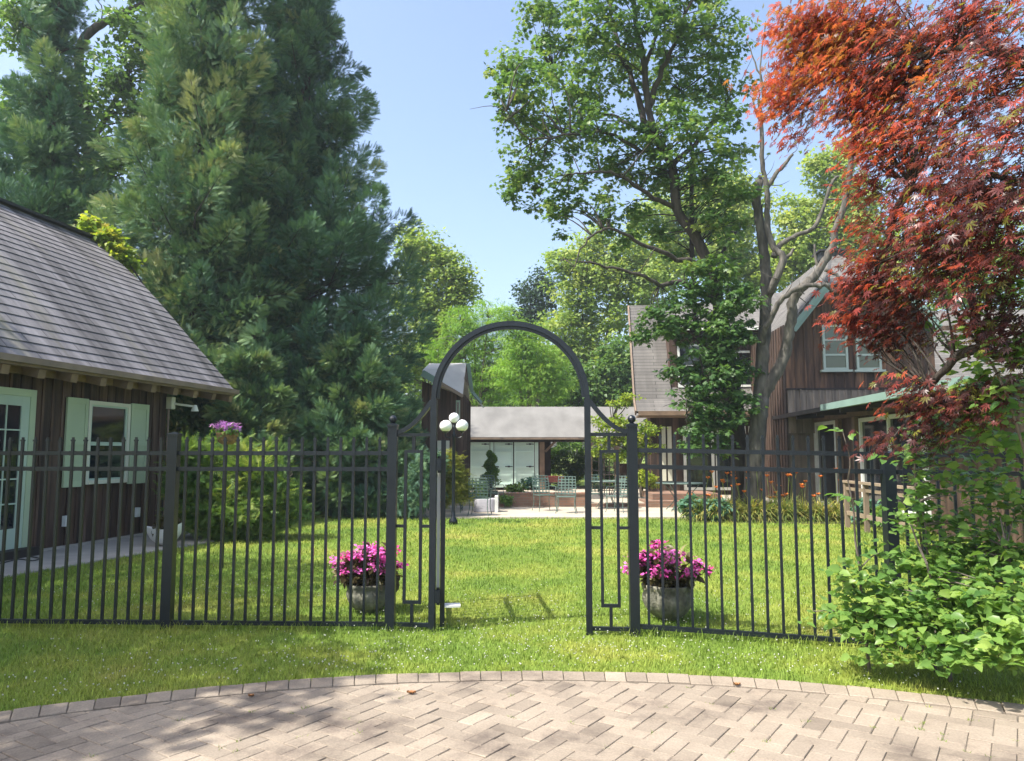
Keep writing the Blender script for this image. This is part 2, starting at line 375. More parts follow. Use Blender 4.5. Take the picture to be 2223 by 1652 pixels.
# ------------------------------------------------------------------ ground, driveway, paths
def grassmat(name, mul, blades):
    m, nt = newmat(name)
    out = N(nt, 'ShaderNodeOutputMaterial'); p = N(nt, 'ShaderNodeBsdfPrincipled'); p.inputs['Roughness'].default_value = .6 if blades else .95
    p.inputs['Specular IOR Level'].default_value = .25
    tc = N(nt, 'ShaderNodeTexCoord')
    a = N(nt, 'ShaderNodeTexNoise'); a.inputs['Scale'].default_value = .5; a.inputs['Detail'].default_value = 7; a.inputs['Roughness'].default_value = .72; L(nt, tc, 'Object', a, 'Vector')
    r = ramp(nt, [(.32, c3((.095, .175, .026), mul)), (.47, c3((.165, .245, .036), mul)), (.58, c3((.25, .295, .05), mul)), (.72, c3((.37, .33, .10), mul))]); L(nt, a, 'Fac', r, 'Fac')
    src = (r, 'Color')
    if blades:
        at_ = N(nt, 'ShaderNodeAttribute', attribute_name='tint'); mr = N(nt, 'ShaderNodeMapRange'); mr.inputs['To Min'].default_value = .6; mr.inputs['To Max'].default_value = 1.45
        L(nt, at_, 'Fac', mr, 'Value'); mx = N(nt, 'ShaderNodeVectorMath', operation='MULTIPLY'); L(nt, r, 'Color', mx, 0); L(nt, mr, 'Result', mx, 1); src = (mx, 'Vector')
    nt.links.new(src[0].outputs[src[1]], p.inputs['Base Color'])
    if blades:
        t = N(nt, 'ShaderNodeBsdfTranslucent'); nt.links.new(src[0].outputs[src[1]], t.inputs['Color']); ms = N(nt, 'ShaderNodeMixShader'); ms.inputs[0].default_value = .35
        L(nt, p, 'BSDF', ms, 1); L(nt, t, 'BSDF', ms, 2); L(nt, ms, 'Shader', out, 'Surface')
    else: L(nt, p, 'BSDF', out, 'Surface')
    return m
M['grass'] = grassmat('grass_blades', 1.15, True); M['lawn'] = grassmat('lawn_ground', .75, False)

g = MB(); n = 40
xs = np.concatenate([[-400, -100, -40], np.linspace(-20, 20, 41), [40, 100, 400]]); ys = np.concatenate([[-400, -60, -10], np.linspace(-4, 40, 45), [60, 120, 600]])
V = [(x, y, 0.0) for y in ys for x in xs]; nx = len(xs)
g.raw(V, [(j*nx+i, j*nx+i+1, (j+1)*nx+i+1, (j+1)*nx+i) for j in range(len(ys)-1) for i in range(nx-1)])
struct('lawn', g, M['lawn'], 'sunlit green lawn running from the paved drive back to the terrace')

# round paved drive: circle through three points of its far edge
A, B, Cq = gp(0, 1556)[:2], gp(1130, 1466)[:2], gp(2223, 1542)[:2]
def circ(a, b, c):
    d = 2*(a[0]*(b[1]-c[1])+b[0]*(c[1]-a[1])+c[0]*(a[1]-b[1])); s = [p @ p for p in (a, b, c)]
    return np.array([(s[0]*(b[1]-c[1])+s[1]*(c[1]-a[1])+s[2]*(a[1]-b[1]))/d, (s[0]*(c[0]-b[0])+s[1]*(a[0]-c[0])+s[2]*(b[0]-a[0]))/d])
DC = circ(A, B, Cq); DR = np.linalg.norm(A-DC)
print('drive centre', DC, 'radius', DR, 'A', A)
BW = .185
def pavermat(name, stain=True):
    m, nt = newmat(name)
    out = N(nt, 'ShaderNodeOutputMaterial'); p = N(nt, 'ShaderNodeBsdfPrincipled'); p.inputs['Roughness'].default_value = .85
    tc = N(nt, 'ShaderNodeTexCoord'); at_ = N(nt, 'ShaderNodeAttribute', attribute_name='tint')
    r = ramp(nt, [(0, (.20, .165, .128)), (.5, (.285, .238, .185)), (1, (.345, .285, .22))]); L(nt, at_, 'Fac', r, 'Fac')
    a = N(nt, 'ShaderNodeTexNoise'); a.inputs['Scale'].default_value = 1.1; a.inputs['Detail'].default_value = 8; a.inputs['Roughness'].default_value = .7; L(nt, tc, 'Object', a, 'Vector')
    ra = ramp(nt, [(.36, (.42, .40, .41)), (.48, (.85, .84, .83)), (.62, (1.0, 1.0, 1.0))]); L(nt, a, 'Fac', ra, 'Fac')
    b = N(nt, 'ShaderNodeTexNoise'); b.inputs['Scale'].default_value = 90; b.inputs['Detail'].default_value = 3; L(nt, tc, 'Object', b, 'Vector')
    mr = N(nt, 'ShaderNodeMapRange'); mr.inputs['From Min'].default_value = .3; mr.inputs['From Max'].default_value = .7; mr.inputs['To Min'].default_value = .82; mr.inputs['To Max'].default_value = 1.15; L(nt, b, 'Fac', mr, 'Value')
    x = N(nt, 'ShaderNodeVectorMath', operation='MULTIPLY'); L(nt, r, 'Color', x, 0); L(nt, ra, 'Color', x, 1)
    y = N(nt, 'ShaderNodeVectorMath', operation='MULTIPLY'); L(nt, x, 'Vector', y, 0); L(nt, mr, 'Result', y, 1)
    L(nt, y, 'Vector', p, 'Base Color')
    bp = N(nt, 'ShaderNodeBump'); bp.inputs['Strength'].default_value = .25; bp.inputs['Distance'].default_value = .004; L(nt, b, 'Fac', bp, 'Height'); L(nt, bp, 'Normal', p, 'Normal')
    L(nt, p, 'BSDF', out, 'Surface'); return m
M['paver'] = pavermat('pink_grey_pavers')
g = MB(); k = 96
g.raw([(DC[0], DC[1], .0165)]+[(DC[0]+(DR+.0)*math.cos(2*math.pi*i/k), DC[1]+DR*math.sin(2*math.pi*i/k), .0165) for i in range(k)], [(0, i+1, (i+1) % k+1) for i in range(k)])
struct('drive_bed', g, M['joint'], 'dark sandy joints between the pavers')
def paver(mb, poly, z0, z1, ch=.004):
    """poly: convex 2D polygon; chamfered block"""
    poly = np.array(poly); c = poly.mean(0); m = len(poly)
    d = poly-c; ln = np.linalg.norm(d, axis=1, keepdims=True); inn = c+d*(1-ch*1.4/ln)
    tl = rng.normal(0, .006, 2); dz = rng.normal(0, .0014)
    def hz(q): return z1+dz+(q-c)@tl
    V = [(*q, z0) for q in poly]+[(*q, hz(q)-ch) for q in poly]+[(*q, hz(q)) for q in inn]
    mb.raw(V, [(i, (i+1) % m, m+(i+1) % m, m+i) for i in range(m)]+[(m+i, m+(i+1) % m, 2*m+(i+1) % m, 2*m+i) for i in range(m)]+[tuple(range(2*m, 3*m))], tint=float(np.clip(rng.normal(.5, .2), 0, 1)))
def clip(poly, inside, inter):
    out = []
    for i in range(len(poly)):
        a, b = poly[i], poly[(i+1) % len(poly)]
        ia, ib = inside(a), inside(b)
        if ia: out.append(a)
        if ia != ib: out.append(inter(a, b))
    return out
PL, PW = .208, .104; th = R(56); ex = np.array([math.cos(th), math.sin(th)]); ey = np.array([-ex[1], ex[0]])
g = MB(); ri = DR-BW-.012
joints = []
def addblock(x0, y0, x1, y1):
    gq = .0017
    q = [(x0+gq, y0+gq), (x1-gq, y0+gq), (x1-gq, y1-gq), (x0+gq, y1-gq)]
    P = [ex*a+ey*b for a, b in q]; c = sum(P)/4
    if c[1] < 1.6 or abs(c[0]) > c[1]*.9+1.2: return
    if np.linalg.norm(c-DC) > ri+.3: return
    if max(np.linalg.norm(p-DC) for p in P) > ri:
        def ins(p): return np.linalg.norm(p-DC) <= ri
        def itx(a, b):
            lo, hi = (a, b) if ins(a) else (b, a)
            for _ in range(18):
                mid = (lo+hi)/2
                if ins(mid): lo = mid
                else: hi = mid
            return lo
        P = clip(P, ins, itx)
        if len(P) < 3: return
        ar = abs(sum(P[i][0]*P[(i+1) % len(P)][1]-P[(i+1) % len(P)][0]*P[i][1] for i in range(len(P))))/2
        if ar < .0012: return
    paver(g, P, -.03, .022); joints.append(P[0]); 
for i in range(-70, 71):
    for j in range(-70, 71):
        # herringbone cell: in unit w=PW, L-shaped pair repeated on the lattice (1,1),( 2,-2)
        for k_ in (0,):
            pass
w = PW
for a in range(-90, 91):
    for b in range(-45, 46):
        ox, oy = (a+2*b)*w, (a-2*b)*w
        addblock(ox, oy, ox+2*w, oy+w)
        addblock(ox+0*w, oy+w, ox+w, oy+3*w)
struct('driveway', g, M['paver'], 'round drive of pinkish grey pavers laid in herringbone')
g = MB(); nb = int(2*math.pi*DR/.135)
for i in range(nb):
    a0 = 2*math.pi*i/nb; a1 = 2*math.pi*(i+1)/nb; am = (a0+a1)/2
    if math.sin(am) < .45: continue
    e = .0016/DR; ro = DR+rng.normal(0, .004); r_ = DR-BW+rng.normal(0, .003)
    q = [DC+np.array((math.cos(t), math.sin(t)))*r for t, r in ((a0+e, r_), (a1-e, r_), (a1-e, ro), (a0+e, ro))][::-1]
    paver(g, q[::-1], -.03, .03, .005)
struct('drive_border', g, M['paver'], 'raised border course of pavers round the edge of the drive')

# ------------------------------------------------------------------ barn on the left
d2 = np.array([.17, 1.0]); d2 /= np.linalg.norm(d2); nrm = np.array([d2[1], -d2[0]])       # d2: along the wall away from us, nrm: out of the wall
BO = np.array([-6.78, 12.2]); FB = (BO, nrm, d2)
def bw(u, v, a=0.0):                    # photo point on the plane a metres out of the barn wall -> (along, height)
    p = hit(u, v, (*(BO+nrm*a), 0), (*nrm, 0)); return (p[:2]-BO)@d2, p[2]
b_end = bw(357, 1000)[0]; b_start = -8.0
barn = empty('barn', (*(BO+nrm*-2), 0), 'long dark board barn with a curved grey shingle roof behind the left fence', 'barn')
def boards(mb, p0, p1, zb, ztop, out, w=.22, th=.02, fr=None):
    """vertical boards between p0 and p1 (2D), top height from ztop(t)"""
    p0 = np.array(p0, float); p1 = np.array(p1, float); Ln = np.linalg.norm(p1-p0); k = max(1, round(Ln/w)); d = (p1-p0)/Ln; out = np.array(out, float)
    for i in range(k):
        s0, s1 = i*Ln/k+.004, (i+1)*Ln/k-.004; z = [ztop(s0/Ln), ztop(s1/Ln)]; pr = th+random.random()*.009
        q = []
        for o_ in (0, pr):
            for s_, zz in ((s0, zb), (s1, zb), (s1, z[1]), (s0, z[0])):
                p = p0+d*s_+out*o_; q.append((p[0], p[1], zz))
        mb.raw(q, [(3, 2, 1, 0), (4, 5, 6, 7), (0, 1, 5, 4), (1, 2, 6, 5), (2, 3, 7, 6), (3, 0, 4, 7)])
        if i:      # batten over the joint
            c = p0+d*(s0-.004); ww = .022
            a = c-d*ww; b = c+d*ww; q = []
            for o_ in (pr+.002, pr+.022):
                for p, zz in ((a, zb), (b, zb), (b, z[0]), (a, z[0])):
                    p = p+out*o_; q.append((p[0], p[1], zz))
            mb.raw(q, [(3, 2, 1, 0), (4, 5, 6, 7), (0, 1, 5, 4), (1, 2, 6, 5), (2, 3, 7, 6), (3, 0, 4, 7)])
w1 = MB(FB)
WT = 2.72
w1.box((-5.0, b_start, 0), (-.03, b_end-.03, WT))
boards(w1, (0-.028, b_start), (0-.028, b_end), .06, lambda t: WT, (1, 0), .2)
boards(w1, (-.02, b_end-.028), (-5.0, b_end-.028), .06, lambda t: WT, (0, 1), .2)
w1.build('wall', M['board'], barn)
s1 = MB(FB); s1.box((-.02, b_start, .0), (.035, b_end+.02, .055)); s1.build('base_strip', M['concrete'], barn)
# roof: profile measured on the gable end
ae, be = .5, bw(510, 847, .5)[0]; ze = bw(510, 847, .5)[1]
EO = BO+nrm*ae+d2*be
prof = []
for u, v in ((510, 849), (462, 792), (421, 745), (378, 694), (340, 650), (305, 612), (268, 577), (236, 549), (200, 519)):
    p = hit(u, v, (*EO, 0), (*d2, 0)); prof.append(((p[:2]-BO)@nrm, p[2]))
print('barn profile', [(round(a, 2), round(z, 2)) for a, z in prof], 'eave', ze, be, 'corner', b_end)
rf = MB(FB); s = 0; row = 0
full = prof+[(2*prof[-1][0]-a, z) for a, z in prof[::-1][1:]]
for i in range(len(full)-1):
    (a0, z0), (a1, z1) = full[i], full[i+1]; l = math.hypot(a1-a0, z1-z0)
    ns = max(1, round(l/.2))
    for k in range(ns):
        t0, t1 = k/ns, (k+1)/ns
        left = i < len(prof)-1
        up = .010
        nx_, nz_ = (z1-z0)/l*(1 if left else 1), -(a1-a0)/l
        nx_, nz_ = (nx_, nz_) if nz_ > 0 else (-nx_, -nz_)
        A0, Z0, A1, Z1 = a0+(a1-a0)*t0, z0+(z1-z0)*t0, a0+(a1-a0)*t1, z0+(z1-z0)*t1
        if left: A0 += nx_*up; Z0 += nz_*up
        else: A1 += nx_*up; Z1 += nz_*up
        rf.raw([(A0, b_start-.5, Z0), (A0, be, Z0), (A1, be, Z1), (A1, b_start-.5, Z1), (A0-.0, b_start-.5, Z0-.05), (A0, be, Z0-.05), (A1, be, Z1-.05), (A1, b_start-.5, Z1-.05)],
               [(0, 1, 2, 3), (7, 6, 5, 4), (1, 5, 6, 2), (0, 4, 5, 1)], 0.5,
               [(b_start, row*.2, 0), (be, row*.2, 0), (be, row*.2+.2, 0), (b_start, row*.2+.2, 0)]*2); row += 1
    s += l
rf.build('roof', M['barn_roof'], barn)
rc = MB(FB); (ar, zr) = prof[-1]
rc.bar((ar, b_start, zr+.03), (ar, be+.02, zr+.03), .26, .05); rc.build('ridge_cap', M['steel'], barn)
gb = MB(FB)
gv = [(a-.0, z-.1) for a, z in full]
gb.raw([(min(a, .0), b_end-.04, z) for a, z in gv if z > WT-.3 or 1], [tuple(range(len(gv)))]); gb.build('gable_wall', M['board'], barn)
gt = MB(FB)
gt.bar((ae+.03, b_start, ze-.04), (ae+.03, be+.03, ze-.04), .11, .09); gt.bar((ae-.0, b_start, ze-.1), (ae-.0, be-.02, ze-.1), .03, .04)
gt.build('gutter', M['gutter'], barn)
rt = MB(FB); b = be-.1
rt.bar((.16, b_start, WT-.08), (.16, be-.35, WT-.08), .09, .15)
rt.build('eave_beam', M['beam'], barn)
while b > b_start:
    rt = MB(FB); rt.bar((-.3, b, ze-.02), (ae-.03, b, ze-.19), .13, .13); rt.build('rafter_tail', M['beam'], barn); b -= .62
def opening(parent, name, fr_, plane, u0, v0a, v0b, u1, v1a, v1b): pass
def bb(u, v0, v1, a=0.03):
    b_, z0 = bw(u, v0, a); _, z1 = bw(u, v1, a); return b_, z0, z1
# door
dr0 = bb(0, 848, 1205); dr1 = bb(73, 848, 1199); dz0, dz1 = .13, bw(73, 848)[1]
DL = dr1[0]-1.12
door = MB(FB)
door.box((.03, DL, dz0), (.055, dr1[0]-.1, dz1-.1)); 
for q in ((DL, DL+.14), (dr1[0]-.24, dr1[0]-.1)): door.box((.055, q[0], dz0), (.075, q[1], dz1-.1))
for q in ((dz0, dz0+.28), (dz1-.24, dz1-.1)): door.box((.055, DL+.14, q[0]), (.074, dr1[0]-.24, q[1]))
for k in range(1, 3):
    yy = DL+.14+(dr1[0]-.38-DL)*k/3; door.box((.057, yy-.01, dz0+.28), (.070, yy+.01, dz1-.24))
for k in range(1, 5):
    zz = dz0+.28+(dz1-dz0-.52)*k/5; door.box((.058, DL+.14, zz-.01), (.071, dr1[0]-.24, zz+.01))
do = door.build('door', M['mint'], barn)
gl = MB(FB); gl.box((.05, DL+.14, dz0+.28), (.0565, dr1[0]-.24, dz1-.24)); gl.build('pane', M['glass'], do)
hd = MB(FB); hd.tube([(.08, DL+.08, 1.1), (.12, DL+.08, 1.1), (.12, DL+.2, 1.1)], .012); hd.build('handle', M['pale_metal'], do)
fr = MB(FB)
for q in ((DL-.1, DL), (dr1[0]-.1, dr1[0])): fr.box((-.01, q[0], dz0), (.09, q[1], dz1))
fr.box((-.01, DL, dz1-.1), (.09, dr1[0]-.1, dz1)); fr.build('door_frame', M['mint_dark'], barn)
st = MB(FB); st.box((.0, DL-.15, 0), (.3, dr1[0]+.05, .13)); st.build('door_step', M['dark_beam'], barn)
# window and shutters
wa, wb = bw(182, 960)[0], bw(273, 960)[0]; wz0, wz1 = bw(228, 1049)[1], bw(228, 873)[1]
wf = MB(FB); t_ = .06
wf.box((-.01, wa, wz0), (.07, wa+t_, wz1)); wf.box((-.01, wb-t_, wz0), (.07, wb, wz1)); wf.box((-.01, wa+t_, wz1-t_), (.07, wb-t_, wz1)); wf.box((-.01, wa+t_, wz0), (.09, wb-t_, wz0+t_))
wo = wf.build('window', M['cream'], barn)
sh = MB(FB); zm = (wz0+wz1)/2-.02
for za, zb_ in ((wz0+t_, zm), (zm, wz1-t_)):
    sh.box((.0, wa+t_, za), (.05, wa+t_+.035, zb_)); sh.box((.0, wb-t_-.035, za), (.05, wb-t_, zb_)); sh.box((.0, wa+t_, za), (.052, wb-t_, za+.03)); sh.box((.0, wa+t_, zb_-.03), (.052, wb-t_, zb_))
sh.build('sash', M['mint'], wo)
gl = MB(FB); gl.box((.0, wa+t_, wz0+t_), (.028, wb-t_, wz1-t_)); gl.build('pane', M['glass'], wo)
for u0, u1 in ((135, 182), (276, 315)):
    a0, a1 = bw(u0, 960)[0], bw(u1, 960)[0]; z0, z1 = wz0-.03, wz1+.02
    sm = MB(FB); sm.box((.03, a0, z0), (.05, a1-.01, z1))
    for q in ((a0, a0+.06), (a1-.07, a1-.01)): sm.box((.05, q[0], z0), (.064, q[1], z1))
    for q in ((z0, z0+.09), (z1-.09, z1), ((z0+z1)/2-.04, (z0+z1)/2+.04)): sm.box((.05, a0+.06, q[0]), (.063, a1-.07, q[1]))
    sm.build('shutter', M['mint_dark'], barn)
for u, v in ((137, 1131), (291, 1112)):
    b_, z_ = bw(u, v); om = MB(FB); om.box((.02, b_-.05, z_-.08), (.085, b_+.05, z_+.08)); om.box((.085, b_-.035, z_-.05), (.095, b_+.035, z_+.05)); om.build('outlet_cover', M['white'], barn)
pb = MB(FB); pb.tube([(.08, b_end-.06, .3), (.08, b_end-.06, 2.45)], .022); pb.build('conduit', M['gutter'], barn)
fl = MB(FB); fl.box((.05, b_end-.1, 2.28), (.16, b_end+.02, 2.5)); fl.bar((.14, b_end, 2.38), (.5, b_end+.12, 2.33), .04); fl.lathe((.5, b_end+.12, 2.24), [(.03, .12), (.07, .0), (.06, .0)], 12); fl.build('flood_light', M['cream'], barn)

# concrete walk along the barn
e0, e1 = gp(0, 1256), gp(430, 1183); wv = (e1-e0); wv /= np.linalg.norm(wv)
pa = e0-wv*6; pb_ = e1+wv*.4
g = MB(); fw = lambda b_: BO+d2*b_+nrm*.02
q = [pa[:2], pb_[:2], fw(b_end+.5), fw(b_start-1)]
g.raw([(*p, .02) for p in q]+[(*p, -.05) for p in q], [(0, 1, 2, 3), (0, 4, 5, 1), (1, 5, 6, 2)])
struct('walkway', g, M['concrete'], 'worn concrete walk along the foot of the barn wall')
WALKQ = q
# cable on the walk
cbm = MB(); P = [gp(u, v, .03) for u, v in ((-60, 1236), (5, 1222), (40, 1214), (70, 1217), (85, 1212), (60, 1208), (30, 1210), (0, 1206))]
tag(cbm.tube(spline(P, 6), .008, 6).build('cable', M['steel'], None, True), 'thin black cable lying on the concrete walk by the barn door', 'cable')

# ------------------------------------------------------------------ fences
def fpost(mb, p, zt, w=.075, z0=-.05, ball=False, cap=True):
    mb.box((p[0]-w/2, p[1]-w/2, z0), (p[0]+w/2, p[1]+w/2, zt))
    if cap:
        mb.box((p[0]-w/2-.006, p[1]-w/2-.006, zt), (p[0]+w/2+.006, p[1]+w/2+.006, zt+.018))
        k = mb.n; h = w/2+.004
        mb.raw([(p[0]-h, p[1]-h, zt+.018), (p[0]+h, p[1]-h, zt+.018), (p[0]+h, p[1]+h, zt+.018), (p[0]-h, p[1]+h, zt+.018), (p[0], p[1], zt+.034)], [(0, 1, 4), (1, 2, 4), (2, 3, 4), (3, 0, 4)])
    if ball:
        mb.lathe((p[0], p[1], zt+.018), [(.02, 0), (.02, .012), (.011, .02), (.012, .03)], 12); mb.ball((p[0], p[1], zt+.062), .034, 14)
def panel(parent, P0, P1, dz0=0., dz1=0., n=16, tips=1.587):
    """fence panel between two ground points: rails and pickets of their own"""
    P0 = np.array(P0, float); P1 = np.array(P1, float); d = P1-P0; ln = np.linalg.norm(d); d /= ln
    H = lambda t, h: h+dz0+(dz1-dz0)*t
    pe = MB(); 
    pt = lambda t, h: (P0[0]+d[0]*ln*t, P0[1]+d[1]*ln*t, H(t, h))
    first = None
    for h in (1.455, 1.322, .05):
        r_ = MB(); r_.bar(pt(0.02, h), pt(.98, h), .034, .034)
        o = r_.build('rail', M['iron'], parent)
    gap = ln/(n+1)
    for i in range(n):
        t = (i+1)/(n+1)
        k = MB(); b_ = pt(t, .035); tp = pt(t, tips-.03); k.bar(b_, tp, .0205, .0205, up=(d[1], -d[0], 0))
        k.bar(tp, (tp[0], tp[1], tp[2]+.014), .028, .028, up=(d[1], -d[0], 0)); k.bar((tp[0], tp[1], tp[2]+.014), (tp[0], tp[1], tp[2]+.034), .016, .016, up=(d[1], -d[0], 0))
        for h in (1.455, 1.322): 
            q = pt(t, h); k.bar((q[0], q[1], q[2]-.019), (q[0], q[1], q[2]+.019), .036, .042, up=(d[1], -d[0], 0))
        k.build('picket', M['iron'], parent)
Zl = 6.42
Pg = lambda u, v, Y: at(u, v, Y)
LP1 = at(847, 1341, 6.40)[:2]; LP0 = at(362, 1341, 6.47)[:2]; LPm = LP0+(LP0-LP1)*1.0
fl_ = empty('iron_fence', (*LP0, 0), 'black iron picket fence left of the arched gateway, in front of the barn', 'fence')
for a, b in ((LPm, LP0), (LP0, LP1)):
    pn = bpy.data.objects.new('panel', None); COL.objects.link(pn); pn.parent = fl_
    panel(pn, a, b)
m_ = MB(); fpost(m_, LP0, at(370, 946, 6.47)[2], .083); m_.build('post', M['iron'], fl_)
m_ = MB(); fpost(m_, LPm, 1.6, .083); m_.build('post', M['iron'], fl_)
RP0 = at(1378, 1357, 6.22)[:2]; RP1 = at(1941, 1300, 5.80)[:2]; dR = RP1-RP0; RP2 = RP1+dR*1.0
fr_ = empty('iron_fence', (*RP1, 0), 'black iron picket fence right of the arched gateway, half hidden by the leafy bush', 'fence')
for a, b, z0, z1 in ((RP0, RP1, .025, -.01), (RP1, RP2, -.01, -.03)):
    pn = bpy.data.objects.new('panel', None); COL.objects.link(pn); pn.parent = fr_
    panel(pn, a, b, z0, z1, 16 if a is RP0 else 16)
m_ = MB(); fpost(m_, RP1, 1.44, .083); m_.build('post', M['iron'], fr_)
# gateway arch
gw = empty('arched_gateway', (*((LP1+RP0)/2), 0), 'black iron gateway with a round arch, narrow side panels and an open gate leaf', 'gateway')
OL = LP1; ORR = RP0; dg = (ORR-OL); lg = np.linalg.norm(dg); dg /= lg
def gx(u, v):                           # photo point in the gateway's plane -> (distance from left outer post, height)
    p = hit(u, v, (*OL, 0), (dg[1], -dg[0], 0)); return (p[:2]-OL)@dg, p[2]
FG = (OL, dg, np.array([-dg[1], dg[0]]))
iL, iR = gx(940, 1100)[0], gx(1277, 1100)[0]
zoL, zoR = gx(847, 926)[1], gx(1373, 926)[1]
for x, zt in ((0, zoL), (lg, zoR)):
    m_ = MB(); p = OL+dg*x; fpost(m_, p, zt, .078, ball=True); m_.build('outer_post', M['iron'], gw)
zs = gx(940, 868)[1]
for x in (iL, iR):
    m_ = MB(FG); m_.box((x-.026, -.026, -.05), (x+.026, .026, zs)); m_.build('inner_post', M['iron'], gw)
ra_ = (iR-iL)/2; cxg = (iL+iR)/2; ztop = gx(1107, 703)[1]; rz = ztop-zs
print('gate', iL, iR, lg, zs, ztop, 'ra', ra_, 'rz', rz)
def band(mb, pts, w, h):
    """flat rectangular band following pts in the gate plane (a,z)"""
    m = len(pts); V = []
    for i in range(m):
        a = np.array(pts[max(0, i-1)]); b = np.array(pts[min(m-1, i+1)]); t = (b-a)/np.linalg.norm(b-a); nn = np.array((-t[1], t[0])); p = np.array(pts[i])
        for s_, o_ in ((1, -1), (1, 1), (-1, 1), (-1, -1)):
            q = p+nn*h/2*s_; V.append((q[0], o_*w/2, q[1]))
    mb.raw(V, [(i*4+k, i*4+(k+1) % 4, (i+1)*4+(k+1) % 4, (i+1)*4+k) for i in range(m-1) for k in range(4)]+[(3, 2, 1, 0), (m*4-4, m*4-3, m*4-2, m*4-1)])
m_ = MB(FG); arc = [(cxg-ra_*math.cos(t), zs+rz*math.sin(t)) for t in np.linspace(0, math.pi, 49)]
band(m_, arc, .052, .042); arc2 = [(cxg-(ra_-.034)*math.cos(t), zs+(rz-.034)*math.sin(t)) for t in np.linspace(.02, math.pi-.02, 49)]; band(m_, arc2, .02, .026)
m_.build('arch', M['iron'], gw)
for sgn, xi, xo in ((1, iL, 0), (-1, iR, lg)):
    zt = gx(935, 872)[1]; zb_ = gx(862, 938)[1]; m_ = MB(FG); pts = []
    for t in np.linspace(0, 1, 17):
        a = t*math.pi/2*.88; pts.append((xi-sgn*.02-sgn*(abs(xo-xi)-.06)*(1-math.cos(a))/(1-math.cos(math.pi/2*.88)) if 0 else xi-sgn*.02-sgn*(abs(xo-xi)-.055)*t, zt-(zt-zb_)*(1-(1-t)**1.75)))
    band(m_, pts, .05, .036); m_.build('curved_brace', M['iron'], gw)
    sp_ = MB(FG); xa, xb = sorted((xi-sgn*.026, xo+sgn*.039)); zh = gx(900, 944)[1]; xm = (xa+xb)/2
    sp_.box((xa, -.017, zh-.014), (xb, .017, zh+.014)); sp_.box((xa, -.017, .035), (xb, .017, .065))
    zr1, zr0 = gx(895, 980)[1], gx(895, 1307)[1]; hw = (gx(912, 1100)[0]-gx(878, 1100)[0])/2
    for x in (xm-hw, xm+hw): sp_.box((x-.012, -.012, zr0+.013), (x+.012, .012, zr1-.013))
    for z in (zr0, zr1): sp_.box((xm-hw-.012, -.0125, z-.013), (xm+hw+.012, .0125, z+.013))
    sp_.box((xm-.013, -.012, zr1+.013), (xm+.013, .012, zh-.014)); sp_.box((xm-.013, -.012, .065), (xm+.013, .012, zr0-.013))
    zsb = gx(895, 1142)[1]; sp_.box((xa, -.012, zsb-.012), (xm-hw-.012, .012, zsb+.012)); sp_.box((xm+hw+.012, -.012, zsb-.012), (xb, .012, zsb+.012))
    sp_.build('side_panel', M['iron'], gw)
# gate leaf, swung open inwards on the left inner post
hx = iL+.085; lp_ = OL+dg*hx; ld_ = lp_/np.linalg.norm(lp_); ln_ = np.array([ld_[1], -ld_[0]]); FQ = (lp_-ln_*hx, ln_, ld_); gl_ = MB(FQ); b0, b1 = .06, 1.18; ztl = gx(955, 955)[1]
for b_ in (b0, b1): gl_.box((hx-.02, b_-.02, .03), (hx+.02, b_+.02, ztl))
for z in (ztl-.02, 1.0, .10): gl_.box((hx-.016, b0+.02, z-.017), (hx+.016, b1-.02, z+.017))
for k in range(1, 9): gl_.box((hx-.009, b0+(b1-b0)*k/9-.009, .117), (hx+.009, b0+(b1-b0)*k/9+.009, ztl-.037))
leaf = gl_.build('gate_leaf', M['iron'], gw)
for z in (1.36, .28):
    hg = MB(FQ); hg.box((iL+.026, -.02, z-.05), (hx-.02, .06, z+.05)); hg.tube([(iL+.05, .02, z-.07), (iL+.05, .02, z+.07)], .014); hg.build('hinge', M['iron'], leaf)
ws = MB(FQ); ws.box((iL+.034, .07, .22), (iL+.062, .09, 1.32)); ws.build('pale_strip', M['pale_metal'], leaf)  # pale upright strip on the hinge side of the leaf
lt = MB(FQ); lt.box((hx+.02, .0, .19), (hx+.15, .12, .205)); lt.build('foot_plate', M['pale_metal'], leaf)

